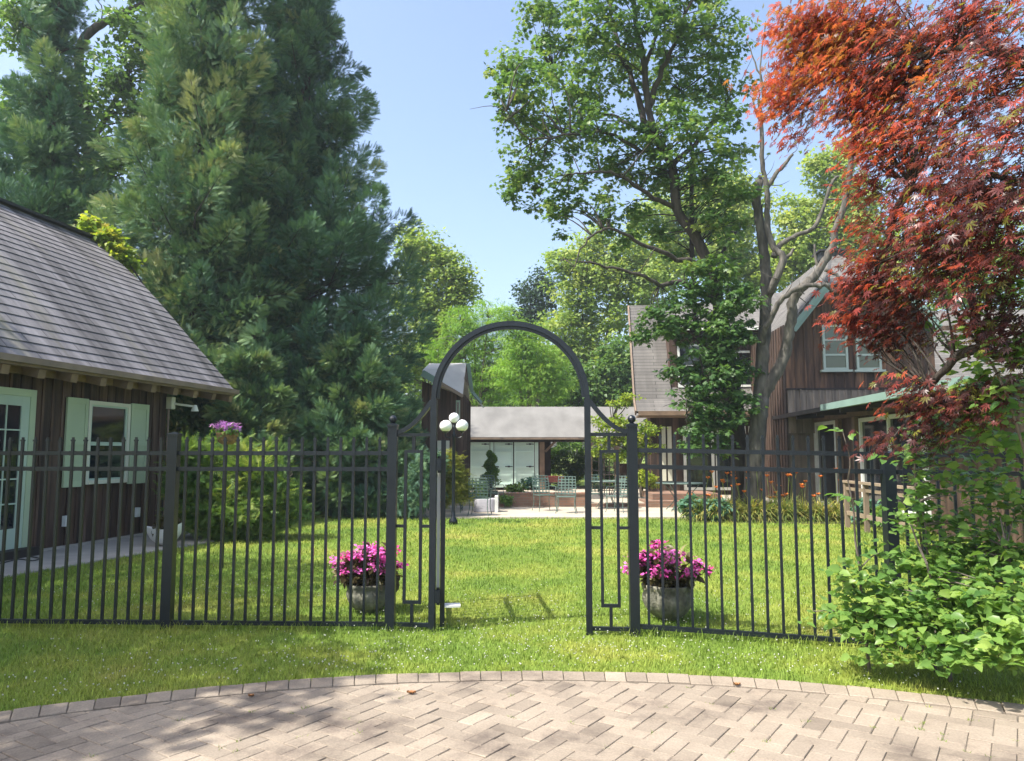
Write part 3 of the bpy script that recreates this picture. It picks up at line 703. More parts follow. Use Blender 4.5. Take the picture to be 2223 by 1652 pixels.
# ------------------------------------------------------------------ flower pots
def flowerpot(c, r, h, seed, label, sc=1.0):
    rng_ = np.random.default_rng(seed)
    t = empty('stone_planter', (c[0], c[1], 0), label, 'planter', 'stone planters of pink flowers by the gateway')
    m_ = MB(); pr = [(r*.34, 0), (r*.38, .02), (r*.56, h*.12), (r*.75, h*.24), (r*.89, h*.38), (r*.98, h*.56), (r*.98, h*.72), (r*.93, h*.80), (r*.97, h*.86), (r*1.0, h*.93), (r*1.02, h), (r*.9, h), (r*.86, h*.93), (.01, h*.92)]
    m_.lathe((c[0], c[1], 0), pr, 60, lobes=12, amp=.055); m_.build('bowl', M['stone_pot'], t, True)
    m_ = MB(); m_.lathe((c[0], c[1], h*.93), [(r*.86, 0), (r*.5, .02), (.01, .03)], 24); m_.build('soil', M['soil'], t, True)
    n = 56; q = unit(rng_.normal(0, 1, (n, 3))); q[:, 2] = np.abs(q[:, 2])*.8+.25; q = unit(q)
    tips = np.array([c[0], c[1], h*.9])+q*np.array([r*1.75, r*1.35, .40*sc])*rng_.uniform(.75, 1.05, (n, 1))
    s_ = MB()
    for p in tips:
        b_ = np.array([c[0], c[1], h*.92])+np.array([rng_.uniform(-.5, .5)*r, rng_.uniform(-.5, .5)*r, 0]); mid = (b_+p)/2+np.array((0, 0, .05)); s_.tube([b_, mid, p], [.006, .005, .003], 5)
    s_.build('stems', M['bronze'], t)
    # leaves along the stems
    k = 9; base = np.array([c[0], c[1], h*.92]); T_ = rng_.uniform(.35, 1, (n, k, 1)); P = (base+(tips[:, None]-base)*T_+rng_.normal(0, .015, (n, k, 3))).reshape(-1, 3)
    D = unit(rng_.normal(0, 1, (len(P), 3))+unit(P-base)*.8-np.array((0, 0, .35))); Nn = unit(rng_.normal(0, .5, (len(P), 3))+np.array((0, 0, 1)))
    scatter('leaves', T_OVAL, P, D, Nn, rng_.uniform(.06, .12, len(P)), rng_.uniform(0, 1, len(P))**1.6, M['bronze'], t)
    # flower heads: clusters of round petals near the tips
    k = 30; top = tips[tips[:, 2] > h+.12*sc]; P = (top[:, None]+rng_.normal(0, .026, (len(top), k, 3))*np.array((1.2, 1.2, .6))).reshape(-1, 3)
    ctr = np.repeat(top, k, axis=0); D = unit(unit(P-ctr)+rng_.normal(0, .4, P.shape)); Nn = unit(rng_.normal(0, .5, P.shape)+np.array((0, -.3, 1)))
    tn = np.clip(np.repeat(rng_.uniform(.2, .8, len(top)), k)+rng_.normal(0, .2, len(P)), 0, 1)
    sz_ = rng_.uniform(.022, .036, len(P)); wz_ = rng_.uniform(.034, .05, len(P))
    for i in range(len(top)):
        q = slice(i*k, (i+1)*k); scatter('flower_head', T_OVAL, P[q]-D[q]*.01, D[q], Nn[q], sz_[q], tn[q], M['pink'], t, wscale=wz_[q])
    return t
c = gp(796, 1333); r = 43/F*c[1]*1.08; c[1] += r*.4; flowerpot(c, r, .265, 3, 'round mossy stone planter of magenta flowers behind the left outer gate post')
c = gp(1455, 1350); r = 50/F*c[1]*1.06; c[1] += r*.4; flowerpot(c, r, .31, 7, 'round mossy stone planter of magenta flowers behind the right fence beside the gateway')
# white planter at the barn corner
c = gp(352, 1190); t = empty('white_planter', (c[0], c[1], .02), 'white pointed-tail ceramic planter with dark foliage at the barn corner', 'planter')
m_ = MB(); V = []; nr, ns = 14, 11
for j in range(ns):
    ph = j/(ns-1)
    for i in range(28):
        a = 2*math.pi*i/28; ca, sa = math.cos(a), math.sin(a)
        rr = math.sin(ph*math.pi/2)**.6
        x = ca*rr*(.27 if ca > 0 else .31); y = sa*rr*.17*(1 if ca > 0 else 1-.55*abs(ca)); z = .26*ph**1.3+(.10*max(0, ca)**2+.04*max(0, -ca)**3)*ph + .008*math.sin(a*14)*ph
        V.append((c[0]+x, c[1]+.1+y, .03+z))
m_.raw(V, [(j*28+i, j*28+(i+1) % 28, (j+1)*28+(i+1) % 28, (j+1)*28+i) for j in range(ns-1) for i in range(28)]+[tuple(range(27, -1, -1))])
V2 = [(c[0]+(x_-c[0])*.85, (c[1]+.1)+(y_-c[1]-.1)*.85, z_-.03) for x_, y_, z_ in V[-28:]]
m_.raw([V[-28+i] for i in range(28)]+V2, [(i, (i+1) % 28, 28+(i+1) % 28, 28+i) for i in range(28)]+[tuple(range(28, 56))]); m_.build('body', M['white_ceramic'], t, True)
foliage([((c[0]-.02, c[1]+.1, .36), (.2, .12, .1))], 14, 26, .09, .08, T_OVAL, M['bronze'], 'foliage', t, tmean=.3)

# hanging basket
c = at(493, 965, 9.6); t = empty('flower_basket', (c[0], c[1], 0), 'wicker basket of lilac flowers on a slim stand above the left fence', 'basket')
m_ = MB(); m_.lathe((c[0], c[1], c[2]), [(.06, 0), (.11, .03), (.135, .13), (.14, .15), (.12, .15), (.01, .13)], 20, lobes=10, amp=.03); m_.build('basket', M['basket'], t, True)
m_ = MB(); m_.tube([(c[0], c[1], -.05), (c[0], c[1], c[2]+.01)], .01, 6); m_.build('stand', M['iron'], t)
foliage([((c[0], c[1], c[2]+.17), (.15, .11, .05))], 16, 20, .07, .06, T_OVAL, M['shrub'], 'leaves', t, tmean=.4)
foliage([((c[0], c[1], c[2]+.225), (.17, .12, .055))], 34, 14, .05, .045, T_CLUMP, M['lilac'], 'flowers', t, tmean=.5, tvar=.5)
# ------------------------------------------------------------------ terrace at the back
PY = gp(1111, 1126)[1]                  # front edge of the patio
g = MB(); xl, xr = gp(905, 1126)[0]-.6, gp(1545, 1130)[0]+.4
g.box((xl, PY, -.05), (xr, 33, .035)); struct('patio', g, M['patio'], 'pale stone patio beyond the lawn')
TY = gp(1200, 1100, .035)[1]
TZ = .14
g = MB(); x0 = at(1278, 1090, TY)[0]; g.box((x0, TY+.02, .0), (at(1560, 1090, TY)[0]+5, 31, TZ)); g.box((xl-4, TY+.32, 0), (x0, 31, TZ-.03))
struct('terrace', g, M['patio'], 'raised pale terrace in front of the garage')
g = MB(); g.box((x0, TY-.05, .03), (at(1500, 1090, TY)[0], TY+.02, TZ-.03)); struct('terrace_step', g, M['brick'], 'low brick riser along the terrace edge')
m_ = MB(); a0, a1 = at(1083, 1090, TY)[0], x0
m_.box((a0, TY, .03), (a1, TY+.3, .36)); 
for i in range(26):
    x = a0+(a1-a0)*i/26; m_.box((x+.004, TY-.02, .362), (x+(a1-a0)/26-.004, TY+.33, .40+random.random()*.012))
tag(m_.build('brick_wall', M['brick']), 'low old brick garden wall across the terrace behind the iron chairs', 'wall')
m_ = MB(); p = at(1404, 1090, 20.2); m_.box((p[0], 20.2, .03), (p[0]+2.1, 21.4, .20)); m_.box((p[0]+.25, 20.7, .2), (p[0]+2.1, 22.4, .37))
st_ = tag(m_.build('brick_steps', M['brick']), 'two red brick steps up to the brown house beside the patio', 'steps')

# ------------------------------------------------------------------ garage
GY = 28.2
gar = empty('garage', (at(1130, 1050, GY)[0], GY, 0), 'low garage with a pale grey roof and mint doors at the back of the terrace', 'garage')
def gxz(u, v, Y=GY): p = at(u, v, Y); return p[0], p[2]
xd0, xd1 = gxz(1020, 1000)[0], gxz(1169, 1000)[0]; zd0, zd1 = gxz(1100, 1058)[1], gxz(1100, 960)[1]
m_ = MB(); xw0 = gxz(960, 1000)[0]; xe = gxz(1180, 1000)[0]
m_.box((xw0, GY+.15, 0), (xe, GY+4.5, zd1+.25)); boards(m_, (xw0, GY+.13), (xd0-.05, GY+.13), .03, lambda t: zd1+.2, (0, -1), .22); m_.build('wall', M['board'], gar)
for (ua, ub) in ((1020, 1063), (1064, 1071.5), (1072.5, 1114), (1116, 1160), (1161, 1169)):
    a, b = gxz(ua, 1000)[0], gxz(ub, 1000)[0]; dd = MB(); dd.box((a+.002, GY+.04, zd0), (b-.002, GY+.08, zd1)); s_ = .07
    if b-a > .4:
        for q in ((a+.01, a+s_), (b-s_, b-.01)): dd.box((q[0], GY+.005, zd0), (q[1], GY+.04, zd1))
        for q in ((zd0, zd0+.12), (zd1-.12, zd1), (zd0+(zd1-zd0)*.42, zd0+(zd1-zd0)*.42+.09), (zd0+(zd1-zd0)*.78, zd0+(zd1-zd0)*.78+.05)): dd.box((a+s_, GY+.006, q[0]), (b-s_, GY+.04, q[1]))
        o = dd.build('door', M['garage_door'], gar); hn = MB()
        for z in (zd1-.07, zd0+(zd1-zd0)*.46, zd0+.08): 
            hn.box((b-.30, GY-.008, z-.015), (b-.02, GY+.004, z+.015)); hn.box((b-.2, GY-.01, z-.03), (b-.12, GY-.004, z+.03))
        hn.build('hinge', M['steel'], o)
    else: dd.build('door_trim', M['garage_door'], gar)
m_ = MB(); x = gxz(1076, 1000)[0]; m_.box((x-.1, GY-.02, .95), (x+.12, GY+.004, .99)); m_.box((x-.01, GY-.03, .3), (x+.02, GY+.004, .97)); m_.build('latch', M['steel'], gar)
m_ = MB()
for u in (1177, 1281, 1340, 1440): x = gxz(u, 1000)[0]; m_.box((x-.09, GY+.05, .0), (x+.09, GY+.23, zd1+.14)); m_.build('post', M['beam'], gar); m_ = MB()
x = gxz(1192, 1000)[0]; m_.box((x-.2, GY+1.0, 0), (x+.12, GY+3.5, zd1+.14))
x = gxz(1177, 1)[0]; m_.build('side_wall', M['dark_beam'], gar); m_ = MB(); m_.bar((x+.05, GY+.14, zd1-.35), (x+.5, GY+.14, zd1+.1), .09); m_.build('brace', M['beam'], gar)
m_ = MB(); xr_ = gxz(1560, 955)[0]; m_.box((xw0-.1, GY-.02, zd1+.01), (xr_, GY+.12, zd1+.12)); m_.build('beam', M['dark_beam'], gar)
zl = at(1100, 949, GY-.35)[2]; zh = at(1100, 883, GY+2.6)[2]
m_ = MB(); xa = gxz(985, 955)[0]
ey_ = GY-.35; m_.slab([(xa, ey_, zl), (xr_, ey_, zl), (xr_, GY+2.6, zh), (xa, GY+2.6, zh)], .09); m_.slab([(xa, GY+2.6, zh), (xr_, GY+2.6, zh), (xr_, GY+5.2, zl), (xa, GY+5.2, zl)], .09)
m_.build('roof', M['garage_roof'], gar)
m_ = MB(); m_.bar((xa, ey_-.03, zl-.05), (xr_, ey_-.03, zl-.05), .05, .07); m_.build('fascia', M['gutter'], gar)
# red barrow in the open bay
p = gp(1192, 1054, .12); p[1] = min(p[1], GY-.4); t = empty('wheelbarrow', (p[0], p[1], TZ-.03), 'dark red wheelbarrow by the garage post', 'wheelbarrow')
m_ = MB(); X, Y, Z = p[0], p[1], TZ; m_.raw([(X-.22, Y-.2, Z+.28), (X+.2, Y-.2, Z+.28), (X+.2, Y+.2, Z+.28), (X-.22, Y+.2, Z+.28), (X-.36, Y-.3, Z+.5), (X+.34, Y-.3, Z+.5), (X+.34, Y+.3, Z+.5), (X-.36, Y+.3, Z+.5)], [(0, 3, 2, 1), (4, 5, 6, 7), (0, 1, 5, 4), (1, 2, 6, 5), (2, 3, 7, 6), (3, 0, 4, 7)]); m_.build('tray', M['redthing'], t)
m_ = MB(); m_.tube([(X+.3, Y-.03, Z+.17), (X+.3, Y+.03, Z+.17)], .17, 20); m_.build('wheel', M['steel'], t)
m_ = MB()
for s_ in (-1, 1): m_.tube([(X+.35, Y+.1*s_, Z+.17), (X-.2, Y+.2*s_, Z+.27), (X-.7, Y+.25*s_, Z+.45)], .015, 6); m_.tube([(X-.2, Y+.2*s_, Z+.27), (X-.25, Y+.22*s_, Z)], .014, 6)
m_.build('frame', M['steel'], t)

# ------------------------------------------------------------------ dark outbuilding with light roof, left of the garage
tw = empty('outbuilding', (*at(965, 1080, 23)[:2], 0), 'dark board outbuilding with a steep pale roof and teal trim left of the garage', 'outbuilding')
Y0, Y1 = 23.2, 25.6
xa, xb = at(915, 900, Y0)[0], at(1008, 900, Y0)[0]; zt = at(1000, 850, Y0)[2]; zt0 = at(925, 815, Y0)[2]
m_ = MB(); m_.box((xa, Y0+.03, 0), (xb-.03, Y1+1.0, zt-.15)); boards(m_, (xa, Y0+.03), (xb, Y0+.03), 0, lambda t: zt0-.05+(zt-zt0)*min(1, max(0, t))-.12, (0, -1), .22); boards(m_, (xb-.03, Y0), (xb-.03, Y1+1), 0, lambda t: zt-.1, (1, 0), .22)
m_.raw([(xb-.02, Y0+.1, zt0-.1), (xb-.02, Y1+1, zt0-.1), (xb-.02, Y0+1.6, at(1, 792, Y0+1.6)[2])], [(0, 1, 2)]); m_.build('wall', M['board'], tw)
rr = [at(917, 804, Y0-.6), at(1005, 856, Y0-.6), at(1012, 788, Y0+1.3), at(932, 789, Y0+1.3)]
m_ = MB(); m_.slab(rr, .06); back = at(1022, 853, Y0+3.4); m_.slab([rr[3], rr[2], np.array((rr[2][0], Y0+3.4, zt)), np.array((rr[3][0], Y0+3.4, zt))], .06); m_.build('roof', M['sun_toned_roof'], tw)
m_ = MB(); m_.bar(rr[0]-(0, .04, .08), rr[0]+(rr[1]-rr[0])*.45-(0, .04, .08), .05, .2); m_.build('rake_trim', M['teal'], tw)
m_ = MB(); m_.bar(rr[0]+(rr[1]-rr[0])*.45-(0, .04, .06), rr[1]-(0, .04, .06), .06, .1); m_.build('fascia', M['gutter'], tw)
m_ = MB(); q0 = rr[2]+(.06, .1, 0); q1 = at(1024, 850, Y0+1.6); q2 = at(1045, 874, Y0+1.8); m_.bar(q0, q1, .05, .12, up=(1, 0, 0)); m_.slab([q1, q2, q2+(0, 2.5, 0), q1+(0, 2.5, 0)], .05); m_.bar(q1, q2, .06, .09); m_.build('side_trim', M['teal'], tw)
m_ = MB(); xq = at(994, 890, Y0)[0]; m_.box((xq-.06, Y0-.03, at(994, 910, Y0)[2]), (xq+.07, Y0+.03, at(994, 869, Y0)[2])); m_.build('window', M['mint'], tw)
m_ = MB(); m_.box((xq-.03, Y0-.034, at(994, 906, Y0)[2]), (xq+.035, Y0-.03, at(994, 873, Y0)[2])); m_.build('pane', M['glass'], tw)
m_ = MB(); xq = at(960, 1000, Y0)[0]; m_.box((xq-.15, Y0-.02, 1.1), (xq+.22, Y0+.02, 1.85)); 
m_.build('window', M['cream'], tw)

# ------------------------------------------------------------------ brown house on the right
dh = np.array([.083, 1.0]); dh /= np.linalg.norm(dh); nh = np.array([dh[1], -dh[0]]); HO = np.array([0., 0.]); FH = (HO, nh, dh)
def hb(u, v, b):                        # photo point on plane at depth b -> (a, z)
    p = hit(u, v, (*(dh*b), 0), (*dh, 0)); return p[:2]@nh, p[2]
def ha(u, v, a):                        # photo point on plane a -> (b, z)
    p = hit(u, v, (*(nh*a), 0), (*nh, 0)); return p[:2]@dh, p[2]
house = empty('house', (*(nh*8+dh*24), 0), 'two-storey dark brown board house with grey shingle roofs and teal trim on the right', 'house')
B1 = 25.0
aL = hb(1412, 980, B1)[0]; aD0 = hb(1453, 800, B1)[0]; aR = hb(1707, 800, B1)[0]
zE = hb(1450, 893, B1-.9)[1]; zW = zE-.12
zDl = hb(1500, 838, B1-.1)[1]; zDt = hb(1500, 712, B1-.2)[1]; zTop = hb(1500, 661, B1+1.6)[1]; zTop2 = hb(1680, 628, B1+2.6)[1]
print('house', aL, aD0, aR, 'eave', zE, 'dormer', zDl, zDt, zTop, zTop2)
m_ = MB(FH)
m_.box((aL+.03, B1+.03, 0), (16, B1+1.8, zW)); m_.box((aD0, B1+1.8, 0), (16, B1+8, zW)); boards(m_, (aL, B1+.03), (aR+1.5, B1+.03), .1, lambda t: zW, (0, -1), .24); boards(m_, (aL+.03, B1+1.8), (aL+.03, B1), .1, lambda t: zW, (-1, 0), .24)
m_.box((aD0, B1, zW), (aR+6, B1+5, zDt)); boards(m_, (aD0, B1), (aR+.3, B1), zDl-.1, lambda t: zDt, (0, -1), .24)
m_.build('wall', M['board'], house)
# left gable wall (faces left) and steep shingled front slope with flare
zk = hb(1379, 700, B1+1.2)[1]
aG = aL-.25
m_ = MB(FH); prf = [(B1-.3, zE+.1), (B1+.2, zE+1.0), (B1+1.6, zTop-.1), (B1+2.6, zTop-.1), (B1+2.6, zE)]
m_.raw([(aG+.2, b, z) for b, z in prf], [tuple(range(5))]); m_.build('gable_wall', M['board_warm'], house)
m_ = MB(FH); slope = [(B1-.95, zE), (B1-.35, zE+.42), (B1+.05, zE+1.15), (B1+1.6, zTop), (B1+1.9, zTop+.0)]
aX = aD0+.02; s_ = 0
for (b0_, z0_), (b1_, z1_) in zip(slope[:-1], slope[1:]):
    l = math.hypot(b1_-b0_, z1_-z0_); ar_ = aX if z0_ > zE+.3 else aR+1.2
    if z0_ <= zE+.3: ar_ = aR+1.0
    m_.slab([(aG-.25, b0_, z0_), (ar_, b0_, z0_), (ar_, b1_, z1_), (aG-.25, b1_, z1_)], .07, suv=[(0, s_, 0), (ar_-aG, s_, 0), (ar_-aG, s_+l, 0), (0, s_+l, 0)]); s_ += l
# lower slope below the dormer
m_.slab([(aX+.001, B1-.35, zE+.421), (aR+.6, B1-.35, zE+.421), (aR+.6, B1, zDl), (aX+.001, B1, zDl)], .06, suv=[(0, 0, 0), (7, 0, 0), (7, .5, 0), (0, .5, 0)])
# dormer roof up to the ridge
m_.slab([(aD0-.1, B1-.4, zDt+.02), (aR+.5, B1-.4, zDt-.02), (aR+1.5, B1+2.7, zTop2), (aD0-.1, B1+2.7, zTop+.12)], .1, suv=[(0, 0, 0), (6, 0, 0), (7, 3.2, 0), (0, 3.2, 0)])
m_.slab([(aG-.25, B1+1.9, zTop), (aD0, B1+1.9, zTop), (aD0, B1+7, zTop-2), (aG+2.2, B1+7, zTop-2)], .08, suv=[(0, 0, 0), (3, 0, 0), (3, 5, 0), (0, 5, 0)])
m_.build('roof', M['house_roof'], house)
m_ = MB(FH); m_.bar((aD0-.1, B1-.43, zDt-.04), (aR+.5, B1-.43, zDt-.08), .05, .12); m_.build('dormer_gutter', M['white'], house)
m_ = MB(FH)
for (b0_, z0_), (b1_, z1_) in zip(slope[:-2], slope[1:-1]): m_.bar((aG-.28, b0_, z0_-.05), (aG-.28, b1_, z1_-.05), .05, .16)
m_.build('rake_board', M['gutter'], house)
m_ = MB(FH); m_.bar((aG-.2, B1-.98, zE-.06), (aR+1.0, B1-.98, zE-.06), .05, .14); m_.box((aG-.2, B1-.95, zE-.16), (aR+1, B1, zE-.11)); m_.build('soffit', M['beam'], house)
def win(parent, u0, v0, u1, v1, b, mat_f, mat_g, fr=.07, rails=1, sill=False, o=.06):
    """window in a wall facing us"""
    a0, z1 = hb(u0, v0, b); a1, z0 = hb(u1, v1, b); m_ = MB(FH)
    m_.box((a0, b-o, z0), (a0+fr, b+.02, z1)); m_.box((a1-fr, b-o, z0), (a1, b+.02, z1)); m_.box((a0+fr, b-o, z1-fr), (a1-fr, b+.02, z1)); m_.box((a0+fr, b-o, z0), (a1-fr, b+.02, z0+fr))
    for k in range(rails): z = z0+(z1-z0)*(k+1)/(rails+1); m_.box((a0+fr, b-o+.012, z-.025), (a1-fr, b+.01, z+.025))
    if sill: m_.box((a0-.08, b-o-.06, z0-.06), (a1+.08, b+.02, z0-.002))
    w_ = m_.build('window', mat_f, parent); g_ = MB(FH); g_.box((a0+fr, b-.028, z0+fr), (a1-fr, b-.01, z1-fr)); g_.build('pane', mat_g, w_); return w_
win(house, 1470, 748, 1527, 841, B1-.03, M['white'], M['glass'])
win(house, 1594, 762, 1637, 840, B1-.03, M['white'], M['glass'])
# ground floor glazed doors facing us
for u0, u1 in ((1437, 1445), (1449, 1458)):
    a0, a1 = hb(u0, 980, B1)[0], hb(u1, 980, B1)[0]; z1, z0 = hb(u0, 926, B1)[1], hb(u0, 1044, B1)[1]; m_ = MB(FH); m_.box((a0, B1-.06, z0), (a1, B1-.0, z1)); m_.build('sidelight', M['cream'], house)
for u0, u1 in ((1482, 1552), (1552, 1622), (1624, 1690)):
    win(house, u0, 925, u1, 1064, B1-.03, M['white'], M['glass'], .09, 0)
# gabled wing
B2 = 21.0
def H2(u, v): return hb(u, v, B2)
aw0, zw0 = H2(1707, 843); aw1 = H2(1968, 843)[0]; apex_u = 1858
pL1 = H2(1729, 697); pL2 = H2(1768, 640); pT = H2(1786, 622); am = H2(apex_u, 600)[0]
mir = lambda p: (2*am-p[0], p[1])
aw1 = 2*am-aw0
poly = [(aw0, zw0), (aw0, pL1[1]-.12), pL1, pL2, pT, mir(pT), mir(pL2), mir(pL1), (aw1, pL1[1]-.12), (aw1, zw0)]
def topz(a):
    a = min(a, 2*am-a); pts = [(aw0, pL1[1]-.12), pL1, pL2, pT]
    for (x0_, z0_), (x1_, z1_) in zip(pts[:-1], pts[1:]):
        if a <= x1_: return z0_+(z1_-z0_)*max(0, (a-x0_))/(x1_-x0_+1e-6)
    return pT[1]
m_ = MB(FH); boards(m_, (aw0, B2+.03), (aw1, B2+.03), zw0, lambda t: topz(aw0+(aw1-aw0)*t)-.06, (0, -1), .26)
m_.raw([(a, B2+.04, z-.05) for a, z in poly], [tuple(range(len(poly)))][::-1]); m_.build('gable_wall', M['board_warm'], house)
m_ = MB(FH); boards(m_, (aw0+.02, B2-.02), (aw1, B2-.02), 2.0, lambda t: zw0-.03, (0, -1), .17); m_.box((aw0, B2+.05, 0), (aw1, B2+7, zw0-.01)); m_.build('lower_gable_wall', M['board_grey'], house)
m_ = MB(FH); m_.box((aw0-.02, B2-.07, zw0-.05), (aw1, B2-.04, zw0+.0)); m_.build('drip_board', M['dark_beam'], house)
m_ = MB(FH); boards(m_, (aw0, B2+7), (aw0, B2), 0.1, lambda t: pL1[1]-.1, (-1, 0), .26); m_.build('side_wall', M['board'], house)
m_ = MB(FH); BF = B2-.5; hipz = hb(1786, 622, BF)[1]; apz = hb(apex_u, 553, B2+1.8)[1]; bap = B2+1.8
eL = (pL1[0]-.25, pL1[1]-.22)
prs = [eL, pL2, pT]
for mm in (lambda p: p, mir):
    ss = 0
    for p_, q_ in zip(prs[:-1], prs[1:]):
        p_, q_ = mm(p_), mm(q_); l = math.hypot(q_[0]-p_[0], q_[1]-p_[1]); f = [(p_[0], BF, p_[1]), (q_[0], BF, q_[1]), (q_[0], B2+7, q_[1]), (p_[0], B2+7, p_[1])]
        su = [(0, ss, 0), (0, ss+l, 0), (7, ss+l, 0), (7, ss, 0)]
        if mm is mir: f = f[::-1]; su = su[::-1]
        m_.slab(f[::-1], .09, suv=su[::-1]); ss += l
    h0 = mm(pT); f = [(h0[0], BF, h0[1]), (am, bap, apz), (am, B2+7, apz), (h0[0], B2+7, h0[1])]; su = [(0, 0, 0), (1.2, 2, 0), (7, 2, 0), (7, 0, 0)]
    if mm is mir: f = f[::-1]; su = su[::-1]
    m_.slab(f[::-1], .09, suv=su[::-1])
h0, h1 = pT, mir(pT); m_.slab([(h0[0]-.12, BF-.02, h0[1]-.05), (h1[0]+.12, BF-.02, h1[1]-.05), (am, bap, apz)], .09, suv=[(0, 0, 0), (2.4, 0, 0), (1.2, 2.2, 0)])
m_.build('wing_roof', M['house_roof'], house)
m_ = MB(FH); m_.slab([(aw1-.3, B2+.6, 2.6), (aw1+7, B2+.6, 2.6), (aw1+7, B2+5, 6.2), (aw1-.3, B2+5, 6.2)], .1, suv=[(0, 0, 0), (7, 0, 0), (7, 5.6, 0), (0, 5.6, 0)]); m_.build('side_roof', M['house_roof'], house)
m_ = MB(FH); m_.box((am-.35, bap-.1, apz-.12), (am+.35, bap+.5, apz+.1)); m_.box((am-.42, bap-.17, apz+.1), (am+.42, bap+.57, apz+.15)); m_.build('chimney', M['steel'], house)
m_ = MB(FH)
for mm in (lambda p: p, mir):
    m_ = MB(FH)
    for p_, q_ in zip(prs[:-1], prs[1:]):
        p_, q_ = mm(p_), mm(q_); m_.bar((p_[0], BF-.03, p_[1]-.10), (q_[0], BF-.03, q_[1]-.10), .05, .19); m_.bar((p_[0], BF-.07, p_[1]-.05), (q_[0], BF-.07, q_[1]-.05), .04, .08)
    m_.build('rake_trim', M['teal'], house)
def win2(u0, v0, u1, v1):
    w_ = win(house, u0, v0, u1, v1, B2-.02, M['pale_mint'], M['glass_blind'], .06, 2, True); return w_
win2(1783, 706, 1841, 803); win2(1855, 706, 1913, 803)
# one-storey glazed wing coming towards us, with porch roof
zpe = 2.5; p0 = hit(1675, 906, (0, 0, zpe), (0, 0, 1)); p1 = hit(1966, 853, (0, 0, zpe), (0, 0, 1)); ape = (p0[:2]@nh+p1[:2]@nh)/2; bp0, bp1 = p0[:2]@dh, p1[:2]@dh
print('porch', p0, p1, ape, bp0, bp1)
bpe = hit(1789, 886, (*(nh*ape), 0), (*nh, 0))[:2]@dh
BN = 11.8
m_ = MB(FH); m_.slab([(ape, BN-.4, zpe), (ape+5, BN-.4, zpe+.75), (ape+5, B2+1.2, zpe+.75), (ape, B2+1.2, zpe)][::-1], .07, dirn=(0, 0, -1), suv=[(0, 0, 0), (0, 5, 0), (10, 5, 0), (10, 0, 0)][::-1]); m_.build('porch_roof', M['house_roof'], house)
m_ = MB(FH); m_.bar((ape-.04, BN-.4, zpe-.0), (ape-.04, bpe, zpe-.0), .1, .14); m_.build('porch_gutter', M['teal'], house)
m_ = MB(FH); m_.bar((ape-.03, bpe, zpe-.03), (ape-.03, B2+1.2, zpe-.03), .08, .1); m_.build('porch_gutter', M['dark_beam'], house)
aW = ape+.75; m_ = MB(FH); m_.box((aW+.05, BN, 0), (aW+4.3, B2+4, zpe+.02)); m_.build('wing_wall', M['board'], house)
m_ = MB(FH)
for u in (1600, 1655, 1822, 1858): 
    b_ = ha(u, 1000, aW-.05)[0]
    if b_ < B2+3.8: m_ = MB(FH); m_.box((aW-.08, b_-.09, 0), (aW+.02, b_+.09, zpe-.21)); m_.build('post', M['beam'], house)
m_ = MB(FH)
m_.box((aW-.05, BN, zpe-.2), (aW+.04, B2+4, zpe+.01)); m_.build('wall_plate', M['beam'], house)
for b_ in np.arange(BN+.3, B2+1, 1.6): m_ = MB(FH); m_.bar((ape+.02, b_, zpe-.1), (aW, b_, zpe-.06), .09, .12); m_.build('rafter_tail', M['dark_beam'], house)
def sidewin(u0, u1, zb, zt, mf=M['white'], split=0):
    b1_, b0_ = ha(u0, 1000, aW)[0], ha(u1, 1000, aW)[0]; f = .09; m_ = MB(FH)
    m_.box((aW-.03, b0_, zb), (aW+.06, b0_+f, zt)); m_.box((aW-.03, b1_-f, zb), (aW+.06, b1_, zt)); m_.box((aW-.03, b0_+f, zt-f), (aW+.06, b1_-f, zt)); m_.box((aW-.03, b0_+f, zb), (aW+.06, b1_-f, zb+f))
    for k in range(split): bm = b0_+(b1_-b0_)*(k+1)/(split+1); m_.box((aW-.028, bm-.04, zb+f), (aW+.05, bm+.04, zt-f))
    w_ = m_.build('glazed_door', mf, house); g_ = MB(FH); g_.box((aW+.02, b0_+f, zb+f), (aW+.047, b1_-f, zt-f)); g_.build('pane', M['glass'], w_)
sidewin(1697, 1722, .15, 2.25); sidewin(1737, 1772, .12, 2.28); sidewin(1774, 1818, .12, 2.28, split=0); sidewin(1870, 2010, .25, 2.25, M['white'], 1)
# timber handrail in front of the glazed wing
t = empty('timber_railing', (*hit(1860, 1080, (*(nh*(aW-1.0)), 0), (*nh, 0))[:2], 0), 'tan timber handrail with square posts in front of the glazed wing', 'railing')
ar_ = aW-1.1
bq = [ha(u, 1040, ar_)[0] for u in (1836, 1878, 1925)]
m_ = MB(FH)
for b_ in bq: m_ = MB(FH); m_.box((ar_-.04, b_-.04, 0), (ar_+.04, b_+.04, .88)); m_.build('post', M['ramp_wood'], t)
m_ = MB(FH); m_.box((ar_-.06, bq[-1]-1, .88), (ar_+.06, bq[0]+.1, .925)); m_.box((ar_-.02, bq[-1]-1, .74), (ar_+.02, bq[0], .80)); m_.box((ar_-.02, bq[-1]-1, .25), (ar_+.02, bq[0], .33)); m_.build('rail', M['ramp_wood'], t)

# ------------------------------------------------------------------ reddish board fence behind
m_ = MB(); a, b = at(1335, 1030, 31), at(1410, 1030, 31); boards(m_, (a[0], 31), (b[0], 31), .0, lambda t: at(1370, 1006, 31)[2], (0, -1), .14, .02)
m_.box((a[0], 31.02, .3), (b[0], 31.06, .4)); tag(m_.build('board_fence', M['redwood']), 'short reddish board fence between the garage and the house', 'fence')
